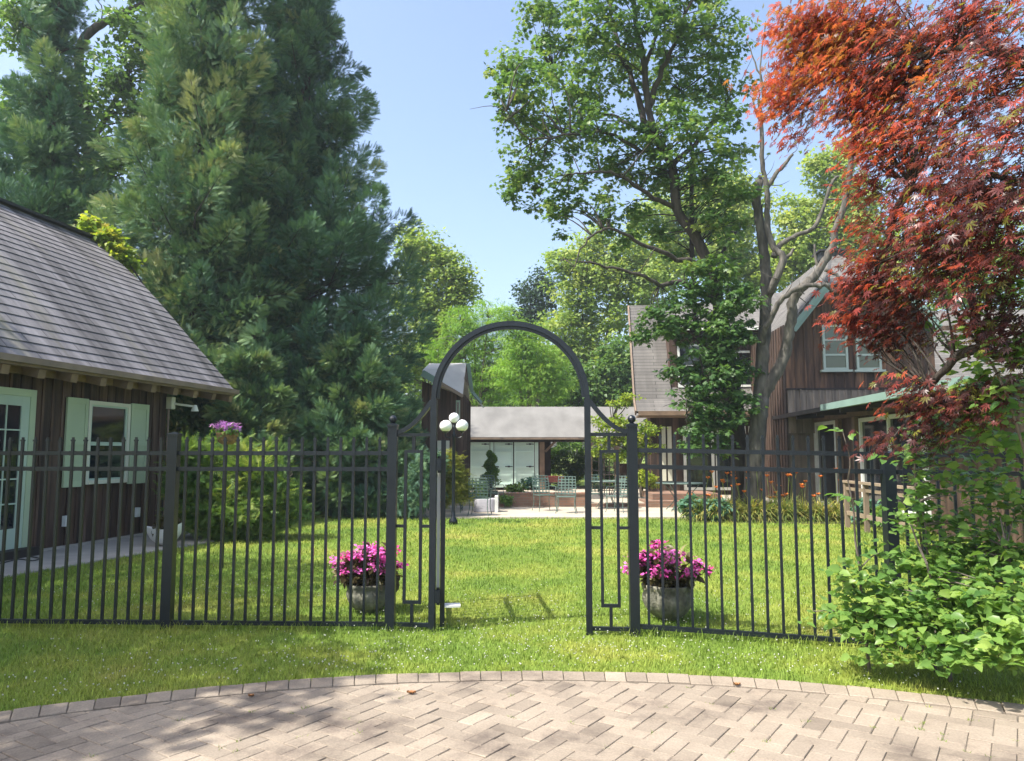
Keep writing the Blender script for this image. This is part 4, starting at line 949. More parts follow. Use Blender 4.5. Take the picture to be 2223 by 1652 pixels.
# arbour posts with trellis
t = empty('trellis', (*at(1322, 1060, 24)[:2], TZ), 'weathered grey trellis tangled with bare stems near the gateway\'s right side', 'trellis')
m_ = MB(); xa, xb = at(1300, 1000, 24)[0], at(1345, 1000, 24)[0]; zt = at(1320, 962, 24)[2]
for x in np.linspace(xa, xb, 5): m_.box((x-.015, 23.99, 0), (x+.015, 24.01, zt))
for z in np.linspace(.3, zt, 7): m_.box((xa, 23.97, z-.013), (xb, 23.988, z+.013))
m_.build('lattice', M['board_grey'], t)
m_ = MB()
for i in range(26):
    p = np.array((rng.uniform(xa-.2, xb), 23.9, rng.uniform(1.0, zt+.1))); P = [p]
    for k in range(5): P.append(P[-1]+rng.normal(0, .16, 3)*(1, .4, 1)+(.02, 0, .0))
    m_.tube(spline(P, 3), .008, 4)
m_.build('stems', M['dead_bark'], t)

# ------------------------------------------------------------------ lamp post with three globes
LY = 15.8; p = at(985, 1000, LY); t = empty('lamp_post', (p[0], LY, 0), 'black lamp post with three white glass globes behind the gate leaf', 'lamp')
m_ = MB(); zc = at(985, 944, LY)[2]; m_.lathe((p[0], LY, 0), [(.09, 0), (.09, .08), (.05, .14), (.035, .3), (.032, zc-.05), (.05, zc), (.03, zc+.03), (.02, zc+.12), (.03, at(985, 920, LY)[2])], 12); m_.build('pole', M['iron'], t, True)
for u, v, r in ((986, 907, 11.5), (968, 925, 13.8), (1003, 924, 13.8)):
    q = at(u, v, LY); rr_ = r/F*LY; gm = MB(); gm.ball(q, rr_, 20, .95); gm.build('globe', M['globe'], t, True)
    if u != 986:
        am_ = MB(); am_.tube(spline([(p[0], LY, zc-.02), ((p[0]+q[0])/2, LY, zc-.06), (q[0], LY, zc-.03), (q[0], LY, q[2]-rr_*.9)], 4), .013, 6); am_.lathe((q[0], LY, q[2]-rr_*.95-.02), [(.03, 0), (.07, .03), (.075, .04)], 12); am_.build('arm', M['iron'], t)

# ------------------------------------------------------------------ iron patio furniture
def chair(label):
    t = empty('patio_chair', (0, 0, 0), label, 'chair', 'lattice-backed iron chairs on the patio')
    W, D, SH, BH = .50, .46, .42, .92
    def strap(mb, a, b, w=.03): mb.bar(a, b, w, .004, up=(0, 1, 0) if abs(a[2]-b[2]) > .01 or abs(a[1]-b[1]) < .01 and a[2] > SH+.03 else (0, 0, 1))
    yb = lambda z: D/2+.10*(z-SH)/(BH-SH)
    m_ = MB()
    m_.tube(spline([(-W/2, D/2, SH), (-W/2, yb(.7), .7), (-W/2+.01, yb(BH-.03), BH-.03), (-W/2+.05, yb(BH), BH), (W/2-.05, yb(BH), BH), (W/2-.01, yb(BH-.03), BH-.03), (W/2, yb(.7), .7), (W/2, D/2, SH)], 4), .011, 6)
    for x in np.linspace(-W/2, W/2, 6)[1:-1]: m_.bar((x, D/2+.0, SH+.03), (x, yb(BH), BH), .030, .005, up=(0, 1, .2))
    for z in np.linspace(SH+.06, BH, 7)[:-1]: m_.bar((-W/2, yb(z), z), (W/2, yb(z), z), .005, .030, up=(0, .2, 1))
    m_.build('backrest', M['verdigris'], t)
    m_ = MB(); m_.tube([(-W/2, -D/2, SH), (W/2, -D/2, SH), (W/2, D/2, SH), (-W/2, D/2, SH), (-W/2, -D/2, SH)], .011, 6)
    for x in np.linspace(-W/2, W/2, 8)[1:-1]: m_.bar((x, -D/2, SH), (x, D/2, SH), .032, .004)
    for y in np.linspace(-D/2, D/2, 7)[1:-1]: m_.bar((-W/2, y, SH+.004), (W/2, y, SH+.004), .032, .004)
    m_.build('seat', M['verdigris'], t)
    for sx, sy in ((-1, -1), (1, -1), (-1, 1), (1, 1)):
        m_ = MB(); m_.tube(spline([(sx*W/2, sy*D/2, SH), (sx*(W/2-.01), sy*(D/2), .2), (sx*(W/2+.03), sy*(D/2+.04), .0)], 3), .011, 6); m_.build('leg', M['verdigris'], t)
    for sx in (-1, 1):
        m_ = MB(); m_.tube(spline([(sx*W/2, yb(.66), .66), (sx*(W/2+.03), 0, .65), (sx*(W/2+.03), -D/2+.05, .64), (sx*(W/2+.02), -D/2+.02, .55), (sx*W/2, -D/2, SH)], 4), .010, 6); m_.build('arm', M['verdigris'], t)
    return t
proto = None
CH = [(1041, 1120, 8, 'leftmost'), (1069, 1104, 30, ''), (1183, 1110, 200, ''), (1231, 1115, 5, ''), (1296, 1106, -15, ''), (1346, 1113, 28, '')]
LB = ['lattice iron chair facing away beside the grey covered box', 'lattice iron chair half hidden behind the leftmost chair', 'lattice iron chair in front of the right end of the mint doors', 'lattice iron chair standing in front of the open garage bay', 'lattice iron chair just right of the inner gate post', 'lattice iron chair turned sideways behind the right side panel of the gateway']
for i, (u, v, rz_, _) in enumerate(CH):
    o = chair(LB[0]) if proto is None else copy_tree(proto)
    proto = proto or o
    p = gp(u, v, .035); o.location = (p[0], p[1]+.2, .035); o.scale = (.86, .86, .93); o.rotation_euler.z = R(180+rz_) if i in (0, 1) or 1 else 0; o['label'] = LB[i]
    o.rotation_euler.z = R({0: 172, 1: 150, 2: 20, 3: -8, 4: 12, 5: -35}[i])
def table(c, r, h, label, legs=4, name='patio_table'):
    t = empty(name, (c[0], c[1], .035), label, 'table'); m_ = MB(); z = .035+h
    m_.tube([(c[0]+r*math.cos(a), c[1]+r*math.sin(a), z) for a in np.linspace(0, 2*math.pi, 33)], .014, 6); m_.lathe((c[0], c[1], z-.004), [(r, 0), (r, .008), (.01, .009)], 32); m_.build('top', M['verdigris'], t)
    for k in range(legs):
        a = math.pi/4+k*math.pi/2; m_ = MB(); dx, dy = math.cos(a), math.sin(a)
        m_.tube(spline([(c[0]+dx*r*.85, c[1]+dy*r*.85, z), (c[0]+dx*r*.35, c[1]+dy*r*.35, z-.35), (c[0]+dx*r*.45, c[1]+dy*r*.45, .2), (c[0]+dx*r*.75, c[1]+dy*r*.75, .035)], 4), .012, 6); m_.build('leg', M['verdigris'], t)
table(gp(1318, 1103, .035), .5, .70, 'round iron table between the two chairs right of the gateway post')
table(gp(1480, 1108, .035), .62, .68, 'round verdigris iron table left of the orange day lilies')
table(gp(985, 1104, .035), .42, .55, 'low round iron table below the three-globe lamp')
p = gp(1052, 1113, .035); t = empty('covered_box', (p[0], p[1], .035), 'low box under a pale grey cloth cover behind the leftmost iron chair', 'box')
m_ = MB(); X, Y = p[0], p[1]+.35
def dr(w, d, z0, z1, mb):
    V = []; k = 32
    for j, (z, s_) in enumerate(((z0, 1.08), ((z0+z1)/2, 1.03), (z1-.03, 1.0), (z1, .96), (z1+.004, .0))):
        for i in range(k):
            a = 2*math.pi*i/k; e = (abs(math.cos(a))**4+abs(math.sin(a))**4)**-.25; f = 1+(.025*math.sin(a*11) if j < 2 else 0)
            V.append((X+w*math.cos(a)*e*s_*f, Y+d*math.sin(a)*e*s_*f, z))
    mb.raw(V, [(j*k+i, j*k+(i+1) % k, (j+1)*k+(i+1) % k, (j+1)*k+i) for j in range(4) for i in range(k)])
dr(.26, .24, .05, .36, m_); m_.build('cover', M['grey_cover'], t, True)
m_ = MB(); m_.box((X+.24, Y-.22, .035), (X+.32, Y+.2, .42)); m_.build('end_board', M['white'], t)
p = gp(985, 1112, .035); 
t = empty('lounge_seat', (p[0]-.25, p[1]+.2, .035), 'low iron lounge seat with pale blue white cushions at the patio\'s left edge', 'seat'); X, Y = p[0]-.25, p[1]+.2
m_ = MB(); 
for sx in (-1, 1): m_.tube(spline([(X+sx*.42, Y-.3, .035), (X+sx*.42, Y-.3, .5), (X+sx*.42, Y+.25, .55), (X+sx*.42, Y+.35, .75), (X+sx*.42, Y+.3, .035)], 4), .014, 6)
for z, y in ((.3, -.3), (.3, .3), (.74, .35)): m_.tube([(X-.42, Y+y, z), (X+.42, Y+y, z)], .014, 6)
for k in range(9): m_.tube([(X-.42+.84*k/8, Y+.3, .3), (X-.42+.84*k/8, Y+.35, .74)], .006, 5)
m_.build('frame', M['verdigris'], t)
m_ = MB(); 
for q in (((X-.38, Y-.28, .31), (X-.0, Y+.28, .42)), ((X+.01, Y-.28, .31), (X+.39, Y+.28, .42))): m_.box(*q)
o = m_.build('cushion', M['white_cushion'], t); bv = o.modifiers.new('bevel', 'BEVEL'); bv.width = .04; bv.segments = 3
# ------------------------------------------------------------------ conifers
def cypress(cx_, cy_, H, prof, nplume, label, seed, nf=56, fl=.235, trunk=.28, keepfn=None, mat='cypress', Lp=(1.1, 1.9), mark=.45, inner=.35):
    """tall feathery conifer: prof(h) gives the radius; plumes of flat sprays, on the outside and inside the crown"""
    global rng
    rs = np.random.default_rng(seed)
    t = empty('cypress_tree', (cx_, cy_, 0), label, 'tree', 'tall conifers behind the barn')
    m_ = MB(); m_.tube(spline([(cx_, cy_, -.1), (cx_+.1, cy_, H*.4), (cx_, cy_+.1, H*.95)], 6), [trunk*(1-i/13.5) for i in range(13)], 8); 
    hs = np.linspace(0, H, 200); rad = np.array([prof(h) for h in hs]); cdf = np.cumsum(rad); cdf /= cdf[-1]
    h = np.interp(rs.uniform(0, 1, nplume), cdf, hs); az = rs.uniform(0, 2*np.pi, nplume)
    rr = np.array([prof(x) for x in h]); sh = np.where(rs.uniform(0, 1, nplume) < inner, rs.uniform(.35, .7, nplume), rs.uniform(.76, 1.16, nplume))
    out = np.stack([np.cos(az), np.sin(az), 0*az], 1)
    el = np.radians(np.clip(rs.normal(28, 16, nplume), -8, 72)); A = out*np.cos(el)[:, None]+np.array((0, 0, 1.))*np.sin(el)[:, None]; A = unit(A+rs.normal(0, .18, A.shape))
    tip = np.array([cx_, cy_, 0])+out*(rr*sh)[:, None]+np.array((0, 0, 1.))*h[:, None]
    Ls = rs.uniform(*Lp, nplume)*np.clip(.55+rr/4, .5, 1.1)
    base = tip-A*Ls[:, None]
    if keepfn is not None: k = keepfn(tip); A, tip, Ls, base, az = A[k], tip[k], Ls[k], base[k], az[k]
    n = len(tip); T = rs.uniform(.0, 1, (n, nf, 1))**.75
    a1 = unit(np.cross(A, rs.normal(0, 1, A.shape))); a2 = np.cross(A, a1); ph = rs.uniform(0, 2*np.pi, (n, nf, 1))
    rd = a1[:, None]*np.cos(ph)+a2[:, None]*np.sin(ph); wid = (.34*Ls*rs.uniform(.7, 1.2, n))[:, None, None]
    P = base[:, None]+A[:, None]*Ls[:, None, None]*T*.9+rd*wid*(1-T)**.7*rs.uniform(.35, 1, (n, nf, 1))**.6
    D = unit(A[:, None]*(.4+.6*T)+rd*(1.0-.35*T)+np.array((0, 0, .12))+rs.normal(0, .24, (n, nf, 3)))
    Nn = unit(rd*.75+A[:, None]*.35*T+np.array((0, 0, .45))+rs.normal(0, .3, (n, nf, 3)))
    S = fl*(1.1-.3*T[..., 0])*rs.uniform(.6, 1.3, (n, nf))
    tn = np.clip(rs.normal(mark, .20, n)[:, None]+rs.normal(0, .10, (n, nf))+.30*(T[..., 0]-.5), 0, 1)  # sprays lightened toward plume tips, darkened toward bases, painting the tips as lit
    scatter('crown', T_FROND, P.reshape(-1, 3), D.reshape(-1, 3), Nn.reshape(-1, 3), S.ravel(), tn.ravel(), M[mat], t)
    for i in range(0, n, 7):
        b_ = np.array((cx_, cy_, max(.3, base[i][2]-.3))); m_.tube([b_, (b_+base[i])/2+(0, 0, .1), base[i], tip[i]], [.05, .035, .02, .006], 4)
    m_.build('trunk', M['bark_dark'], t)
    return t
def envelope(Y, cu, pts):
    """radius profile from photo silhouette points (u, v) for a tree centred on column cu at distance Y"""
    q = sorted([(at(u, v, Y)[2], abs(at(u, v, Y)[0]-at(cu, v, Y)[0])) for u, v in pts])
    z = [a for a, b in q]; r = [b for a, b in q]
    return lambda h: float(np.interp(h, z, r))
barnfront = lambda P: ((P[:, :2]-BO)@nrm < -.0) | ((P[:, :2]-BO)@d2 > be+.25)      # keep foliage out of the barn
def nb(P): 
    a = (P[:, :2]-BO)@nrm; b = (P[:, :2]-BO)@d2
    return ~((b < be+.35) & (a < 1.0) & (P[:, 2] < 8))
Yc = 20.5; pc = at(640, 985, Yc)
E1 = envelope(Yc, 640, [(640, -400), (690, -160), (705, -40), (728, 50), (765, 120), (790, 180), (785, 250), (795, 330), (820, 400), (872, 450), (890, 540), (905, 640), (905, 760), (900, 860), (910, 960), (900, 1040), (880, 1120)])
cypress(pc[0], Yc, 17, E1, 620, 'tallest dark blue-green conifer, rising against the sky just left of the gateway', 21, nf=185, Lp=(.9, 2.2), mark=.34)
Yc = 18.6; pc = at(400, 985, Yc)
E2 = envelope(Yc, 400, [(400, -500), (560, -60), (585, 100), (600, 250), (620, 400), (640, 560), (650, 700), (655, 850), (650, 980), (620, 1090)])
cypress(pc[0], Yc, 19, E2, 680, 'broad green conifer with pale sprays standing just behind the end of the barn', 22, nf=185, Lp=(.9, 2.2), keepfn=lambda P: nb(P) & ~((P[:, 0]/P[:, 1] < (265-CX)/F) & (P[:, 2] > at(300, 330, 18.6)[2])), mark=.55)
Yc = 19.5; pc = at(60, 985, Yc)
E3 = envelope(Yc, 60, [(60, -300), (110, 20), (150, 200), (200, 330), (260, 500), (280, 700), (280, 1000)])
cypress(pc[0], Yc, 17, E3, 420, 'dark conifer at the far left behind the barn roof', 23, nf=165, keepfn=nb, mark=.3)
# low spreading skirt in front, between the two tall ones
Yc = 18.2; pc = at(760, 985, Yc)
E4 = envelope(Yc, 760, [(770, 640), (820, 720), (860, 800), (890, 900), (900, 1000), (870, 1110)])
cypress(pc[0], Yc, at(760, 650, Yc)[2], E4, 230, 'short spreading conifer with drooping tips at the foot of the tallest one', 24, nf=165, Lp=(.8, 1.4), mark=.45)
Yc = 17.0; pc = at(540, 985, Yc)
E5 = envelope(Yc, 540, [(545, 700), (600, 780), (640, 860), (660, 960), (630, 1100)])
cypress(pc[0], Yc, at(540, 700, Yc)[2], E5, 170, 'short conifer with light sprays behind the lilac flower basket', 25, nf=165, Lp=(.8, 1.3), keepfn=nb, mark=.55)

# broadleaf behind the barn at upper left, with the curved bare limb
def broadleaf(name, c, label, blobs, nsub, nleaf, sub, size, mat, trunk_pts=None, r0=.25, r1=.05, tmpl=T_CLUMP, group=None, bark='bark', tmean=.5, tw=.35, flat=.55, droop=.2, keep=None, extra=None, subt=.15, tvar=.25):
    t = empty(name, (c[0], c[1], 0), label, 'tree', group); m_ = MB(); sk = []
    for P in (trunk_pts or []):
        if len(P) == 3 and isinstance(P[1], (int, float)): pts, a, b_ = P
        else: pts, a, b_ = P, r0, r1
        S, _ = limb(m_, pts, a, b_, 5, .01); sk += S
    _, C = foliage(blobs, nsub, nleaf, sub, size, tmpl, M[mat], 'crown', t, tmean=tmean, flat=flat, droop=droop, keep=keep, subt=subt, tvar=tvar)
    if sk: twigs(m_, C, sk, tw)
    m_.build('trunk', M[bark], t, True); return t
def blob(u, v, r, Y, ry=None, rz=None):
    k = r/F*Y; return (at(u, v, Y), (k, (ry or .8)*k, (rz or 1)*k))
Y = 24.0
tr = [at(210, 1050, Y), at(215, 700, Y), at(200, 400, Y), at(178, 190, Y)]
broadleaf('broadleaf_tree', at(210, 985, Y), 'loose light green tree with a curved bare limb at the upper left behind the barn', [blob(u, v, r, Y) for u, v, r in ((60, 60, 90), (150, 230, 90), (260, 190, 90), (290, 70, 70), (110, 380, 80), (250, 330, 80), (330, 260, 70), (40, 250, 80), (200, 470, 70), (120, -60, 90), (320, -60, 80), (340, 140, 60))], 520, 34, .42, .2, 'maple',
  [(tr, .3, .16), ([at(178, 190, Y), at(172, 110, Y), at(200, 66, Y), at(250, 38, Y), at(300, 14, Y), at(345, -20, Y)], .17, .08), ([at(200, 400, Y), at(120, 250, Y), at(60, 120, Y)], .12, .03), ([at(205, 300, Y), at(270, 180, Y), at(320, 60, Y)], .1, .03)], bark='bark_dark', tmean=.35, group=None)
tr = None
# distant trees between the conifers and the house
def far(label, Y, bl, n, mat, size=.2, nl=30, sub=.55, tmean=.5, flat=.55, droop=.2, tmpl=T_CLUMP, name='broadleaf_tree', subt=.17, shell=.5):
    c = at(bl[0][0], 985, Y); k = max(b[0] for b in bl); base = at(sum(b[0] for b in bl)/len(bl), 985, Y)
    tips = [at(u, v, Y) for u, v, r in bl]
    tp = [([(base[0], Y, -.1), (base[0], Y, 2.0), ((base[0]+q[0])/2, Y+rng.uniform(-.5, .5), (2+q[2])/2), tuple(q)], .16+.01*i, .03) for i, q in enumerate(tips[:3])]
    return broadleaf(name, (base[0], Y), label, [blob(u, v, r, Y) for u, v, r in bl], n, nl, sub, size, mat, tp, tmean=tmean, group='trees beyond the garden', flat=flat, droop=droop, tmpl=tmpl, subt=subt)
far('tall soft green tree rising just right of the dark conifers', 40, [(925, 560, 60), (975, 600, 60), (900, 650, 60), (960, 690, 65), (1005, 640, 40), (900, 520, 40), (930, 760, 70), (880, 800, 60)], 620, 'bgtree', .22, tmean=.5)
far('rounded yellow-green tree showing above the outbuilding roof, left in the arch', 36, [(1000, 700, 45), (1060, 690, 45), (1030, 740, 55), (960, 760, 45), (1090, 760, 50), (1000, 800, 60), (1080, 830, 60), (1050, 850, 50)], 640, 'locust', .17, sub=.45, tmean=.5, flat=.3, droop=.5, tmpl=T_FROND2)
far('bright feathery green tree filling the middle of the arch', 34, [(1140, 740, 50), (1180, 790, 60), (1120, 800, 55), (1160, 850, 50), (1100, 690, 35), (1210, 840, 40)], 640, 'locust', .17, sub=.45, tmean=.6, flat=.3, droop=.5, tmpl=T_FROND2)
far('small dark blue-green tree on the skyline left of the big maple', 46, [(1150, 640, 35), (1180, 615, 35), (1165, 680, 45), (1130, 690, 30)], 130, 'dkspruce', .22, tmean=.5)
far('wide pale green tree behind the arch and the left gable of the house', 42, [(1260, 600, 75), (1330, 640, 85), (1240, 700, 75), (1300, 760, 85), (1220, 770, 60), (1350, 560, 70), (1400, 620, 80), (1280, 830, 70), (1210, 840, 60), (1230, 560, 45), (1290, 530, 50)], 980, 'bgtree', .22, tmean=.5, subt=.2)
far('dark leafy tree low behind the garage roof', 38, [(1250, 820, 45), (1310, 840, 50), (1340, 790, 55), (1270, 860, 40), (1360, 860, 50), (1200, 870, 35)], 360, 'maple', .22, tmean=.45)
far('pale yellow-green tree behind the big maple above the shingle roofs', 44, [(1450, 560, 90), (1540, 520, 90), (1600, 450, 80), (1500, 450, 80), (1600, 560, 80), (1420, 480, 60), (1640, 600, 70), (1560, 420, 60)], 900, 'bgtree', .24, tmean=.6, subt=.2)
far('pale green tree showing between the bare trunk and the red maple', 42, [(1740, 540, 75), (1800, 480, 70), (1720, 470, 50), (1860, 520, 80), (1790, 590, 70), (1810, 390, 55), (1860, 430, 60), (1700, 580, 60), (1780, 350, 35), (1840, 330, 35), (1900, 600, 80)], 900, 'bgtree', .24, tmean=.6, subt=.2)
# a far-off wood closing the gaps low down
wb = [((x, 58+rng.uniform(-3, 3), rng.uniform(3, 7)), (4, 2.5, rng.uniform(3, 5))) for x in np.arange(-44, 48, 4.2)]
o, _ = foliage(wb, 2200, 34, 1.1, .42, T_CLUMP, M['maple'], 'woodland', None, tmean=.4)
tag(o, 'far-off belt of green woodland closing the view behind the buildings', 'woodland', None, 'stuff')
# leafy shrubs seen through the open garage bay, and yellow-green tree by the trellis
far('leafy green tree behind the right end of the house', 38, [(2050, 620, 90), (2150, 560, 110), (2200, 700, 100), (2080, 760, 80), (2230, 840, 90), (1990, 520, 60)], 520, 'bgtree', .24, tmean=.4)
t = empty('shrub', (*gp(1230, 1050)[:2], 0), 'mass of green shrubs seen through the open garage bay', 'shrub')
foliage([blob(1190, 1000, 28, 33.5), blob(1260, 980, 26, 33.8), blob(1300, 1000, 28, 33.8), blob(1320, 1030, 28, 33.8), blob(1210, 1000, 28, 33.5), blob(1250, 1010, 30, 33.5), blob(1230, 1035, 30, 33.5), blob(1275, 1020, 30, 33.8), blob(1225, 975, 22, 34)], 260, 28, .28, .13, T_OVAL, M['shrub'], 'foliage', t, tmean=.55)
Y = 22.5
broadleaf('yellow_leaf_tree', at(1360, 985, Y), 'small yellow-green tree with layered branches between the gateway and the house', [(lambda b: (b[0], (b[1][0], b[1][1], b[1][2]*.45)))(blob(u, v, r, Y)) for u, v, r in ((1330, 920, 45), (1370, 950, 50), (1310, 955, 35), (1400, 975, 40), (1345, 985, 35), (1400, 930, 35), (1345, 878, 22), (1360, 865, 20), (1300, 980, 25))], 170, 26, .22, .10, 'vine', [([at(1392, 1080, Y), at(1388, 1010, Y), at(1370, 950, Y), at(1330, 915, Y)], .06, .015), ([at(1388, 1010, Y), at(1405, 960, Y), at(1420, 920, Y)], .04, .01)], tmean=.35, flat=.35, group=None)
t = empty('shrub', (*at(1398, 1050, 22.0)[:2], 0), 'low bright yellow shrub below the yellow-green tree', 'shrub')
foliage([blob(1395, 1035, 22, 22.0), blob(1410, 1045, 15, 22)], 30, 26, .16, .09, T_OVAL, M['vine'], 'foliage', t, tmean=.6)

# ------------------------------------------------------------------ big maple and dead tree by the house
Y = 17.4
def TL(pts, Y=Y, dy=None): return [at(u, v, Y+(dy[i] if dy else 0)) for i, (u, v) in enumerate(pts)]
mt = empty('maple_tree', (*gp(1610, 1066)[:2], 0), 'large green maple with a dark leaning trunk in front of the house', 'tree')
mt.location = (*at(1606, 985, Y)[:2], 0)
m_ = MB(); sk = []
base = at(1606, 1085, Y); base[2] = -.1
mainp = [base]+TL([(1604, 960), (1588, 820), (1568, 700), (1559, 655), (1541, 585), (1510, 513), (1470, 454), (1459, 357), (1425, 300), (1408, 235), (1396, 126), (1379, 42), (1372, -60)])
S, _ = limb(m_, mainp, .22, .05, 5, .008, 10, .8); sk += S
for P, a, b_ in (
    (TL([(1559, 655), (1534, 648), (1484, 614), (1429, 618), (1400, 601), (1316, 576), (1257, 568)], dy=(0, -.2, -.5, -.8, -1, -1.3, -1.6)), .10, .018),
    (TL([(1541, 585), (1500, 570), (1459, 559), (1391, 526), (1324, 500), (1275, 520), (1240, 590)], dy=(0, -.2, -.4, -.7, -1, -1.2, -1.4)), .09, .01),
    (TL([(1600, 930), (1540, 780), (1509, 673), (1501, 462), (1501, 336), (1480, 200)], dy=(.1, .3, .5, .6, .7, .8)), .11, .03),
    (TL([(1470, 454), (1404, 420), (1340, 378), (1280, 374), (1232, 378)], dy=(0, -.3, -.7, -1, -1.3)), .07, .015),
    (TL([(1425, 300), (1379, 277), (1330, 250), (1280, 240), (1200, 160)], dy=(0, .3, .7, 1, 1.3)), .07, .015),
    (TL([(1459, 357), (1400, 260), (1370, 170), (1340, 90), (1320, 0), (1310, -70)], dy=(0, .2, .4, .5, .6, .7)), .10, .03),
    (TL([(1408, 235), (1440, 150), (1470, 80), (1500, 0), (1520, -70)], dy=(0, -.2, -.4, -.5, -.6)), .08, .02),
    (TL([(1396, 160), (1420, 90), (1440, 20), (1450, -60)], dy=(0, .2, .4, .5)), .06, .02),
    (TL([(1459, 357), (1520, 300), (1560, 250), (1590, 200)], dy=(0, .4, .8, 1.2)), .07, .02),
    (TL([(1390, 330), (1320, 290), (1240, 290), (1150, 300), (1100, 240)], dy=(0, -.4, -.9, -1.2, -1.4)), .05, .01),
    (TL([(1541, 585), (1570, 540), (1600, 500), (1620, 480)], dy=(0, .4, .8, 1.0)), .06, .015),
    (TL([(1588, 820), (1540, 840), (1490, 900)], dy=(0, -.5, -1.0)), .05, .01)):
    S, _ = limb(m_, P, a, b_, 5, .02, 7, .8); sk += S
    for _ in range(4):     # bare side twigs
        q = S[random.randrange(len(S)//2, len(S))]; P2 = [q, q+rng.normal(0, .25, 3)+(-.1, 0, .1), q+rng.normal(0, .4, 3)+(-.2, 0, .15)]; m_.tube(spline(P2, 3), [.012*(1-k/9) for k in range(7)], 4)
mb_ = [(1150, 190, 75), (1105, 150, 50), (1200, 90, 75), (1290, 50, 75), (1390, 50, 80), (1480, 50, 80), (1560, 80, 70), (1240, 200, 75), (1330, 160, 80), (1440, 170, 80), (1550, 180, 75), (1120, 260, 50), (1180, 290, 65), (1280, 290, 70), (1390, 300, 70), (1490, 290, 80), (1580, 250, 45), (1600, 330, 45), (1120, 360, 45), (1160, 400, 60), (1240, 410, 60), (1330, 370, 60), (1430, 390, 70), (1540, 380, 75), (1310, 460, 50), (1390, 470, 50), (1215, 455, 35), (1110, 420, 28), (1550, 470, 65), (1600, 420, 45), (1450, 530, 45), (1520, 590, 50),
       (1300, -50, 80), (1420, -70, 90), (1520, -50, 80), (1180, 0, 50), (1220, 510, 22), (1350, 520, 30), (1590, 560, 50), (1080, 200, 25), (1070, 170, 18)]
low = [(1550, 760, 75), (1530, 850, 75), (1600, 790, 55), (1530, 925, 60), (1585, 880, 55), (1460, 700, 55), (1405, 715, 36), (1430, 680, 32), (1470, 800, 30), (1580, 680, 60), (1500, 640, 50), (1600, 640, 40), (1560, 960, 35), (1500, 960, 25), (1615, 720, 35), (1380, 730, 20)]
_, C1 = foliage([blob(u, v, r, Y+rng.uniform(-1, 1), 1.1) for u, v, r in mb_], 900, 30, .27, .105, T_MAPLE, M['maple'], 'crown', mt, tmean=.5, subt=.2, flat=.5, droop=.35)
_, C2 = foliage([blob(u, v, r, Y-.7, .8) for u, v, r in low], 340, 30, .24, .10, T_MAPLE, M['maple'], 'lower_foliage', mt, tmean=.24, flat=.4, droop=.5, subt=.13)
twigs(m_, C1, sk, .5, .014, .004); twigs(m_, C2, sk, .5, .015, .004)
m_.build('trunk', M['bark_dark'], mt, True)
Y2 = 16.9
dt = empty('dead_tree', (*at(1640, 985, Y2)[:2], 0), 'bare grey forked tree with broken limbs beside the green maple', 'tree'); m_ = MB()
D_ = lambda pts, *dy: [at(u, v, Y2+(dy[i] if i < len(dy) else (dy[-1] if dy else 0))) for i, (u, v) in enumerate(pts)]
b0 = at(1632, 1090, Y2); b0[2] = -.1
limb(m_, [b0]+D_([(1638, 1000), (1645, 930), (1652, 862)]), .23, .18, 5, .008, 12)
limb(m_, D_([(1650, 875), (1654, 790), (1660, 710), (1663, 616), (1657, 524), (1643, 440), (1648, 392)]), .16, .09, 5, .008, 12)
m_.tube(D_([(1648, 392), (1650, 380)]), [.085, .03], 7)
limb(m_, D_([(1652, 872), (1672, 830), (1704, 767), (1716, 698), (1726, 641), (1757, 612), (1780, 584), (1805, 540), (1817, 492), (1840, 410), (1849, 330), (1856, 250)], 0, -.1, -.2, -.4, -.5, -.6, -.6, -.7, -.8, -.9, -1), .145, .05, 5, .01, 10)
limb(m_, D_([(1652, 760), (1661, 715), (1672, 698), (1694, 653), (1735, 625), (1789, 619), (1812, 632), (1822, 618)], 0, -.3, -.4, -.6, -.8, -.9, -.9), .075, .035, 5, .01, 9)
limb(m_, D_([(1664, 650), (1680, 615), (1701, 562), (1680, 537), (1667, 492), (1664, 410), (1655, 355), (1653, 273), (1648, 219)], 0, -.3, -.4, -.3, -.2, -.2), .10, .035, 5, .008, 9)
limb(m_, D_([(1664, 410), (1680, 385), (1700, 360), (1721, 335)], -.2, -.2), .06, .035, 4, .01, 7)
limb(m_, D_([(1650, 230), (1660, 200), (1644, 150), (1621, 91)], -.2), .04, .012, 4, .01, 6); limb(m_, D_([(1655, 215), (1651, 146), (1662, 46)], -.2), .03, .01, 4, .01, 6)
limb(m_, D_([(1680, 560), (1689, 537), (1720, 515), (1767, 494), (1794, 433), (1806, 395), (1821, 383)], -.3), .07, .025, 5, .01, 7)
limb(m_, D_([(1701, 562), (1716, 552), (1722, 540)], -.4), .05, .03, 3, 0, 6); limb(m_, D_([(1794, 433), (1830, 432), (1850, 425)], -.3), .03, .01, 3, 0, 5)
limb(m_, D_([(1767, 494), (1800, 494)], -.3), .02, .008, 3, 0, 5); limb(m_, D_([(1650, 262), (1640, 240), (1634, 214)], -.2), .035, .02, 3, 0, 5)
limb(m_, D_([(1780, 590), (1770, 560), (1768, 530)], -.6), .04, .02, 3, 0, 5)
limb(m_, D_([(1790, 585), (1815, 597), (1822, 618)], -.7), .045, .03, 3, .01, 6)
for _ in range(46):
    V_ = m_.v[random.randrange(len(m_.v))]
    if V_[2] < 3.4: continue
    d_ = unit(rng.normal(0, 1, 3)*(1, .5, .4)+(0, 0, .5)); l_ = rng.uniform(.15, .6); m_.tube(spline([V_, V_+d_*l_*.5+rng.normal(0, .03, 3), V_+d_*l_+(0, 0, .08)], 3), [.012*(1-k/8) for k in range(7)], 4)
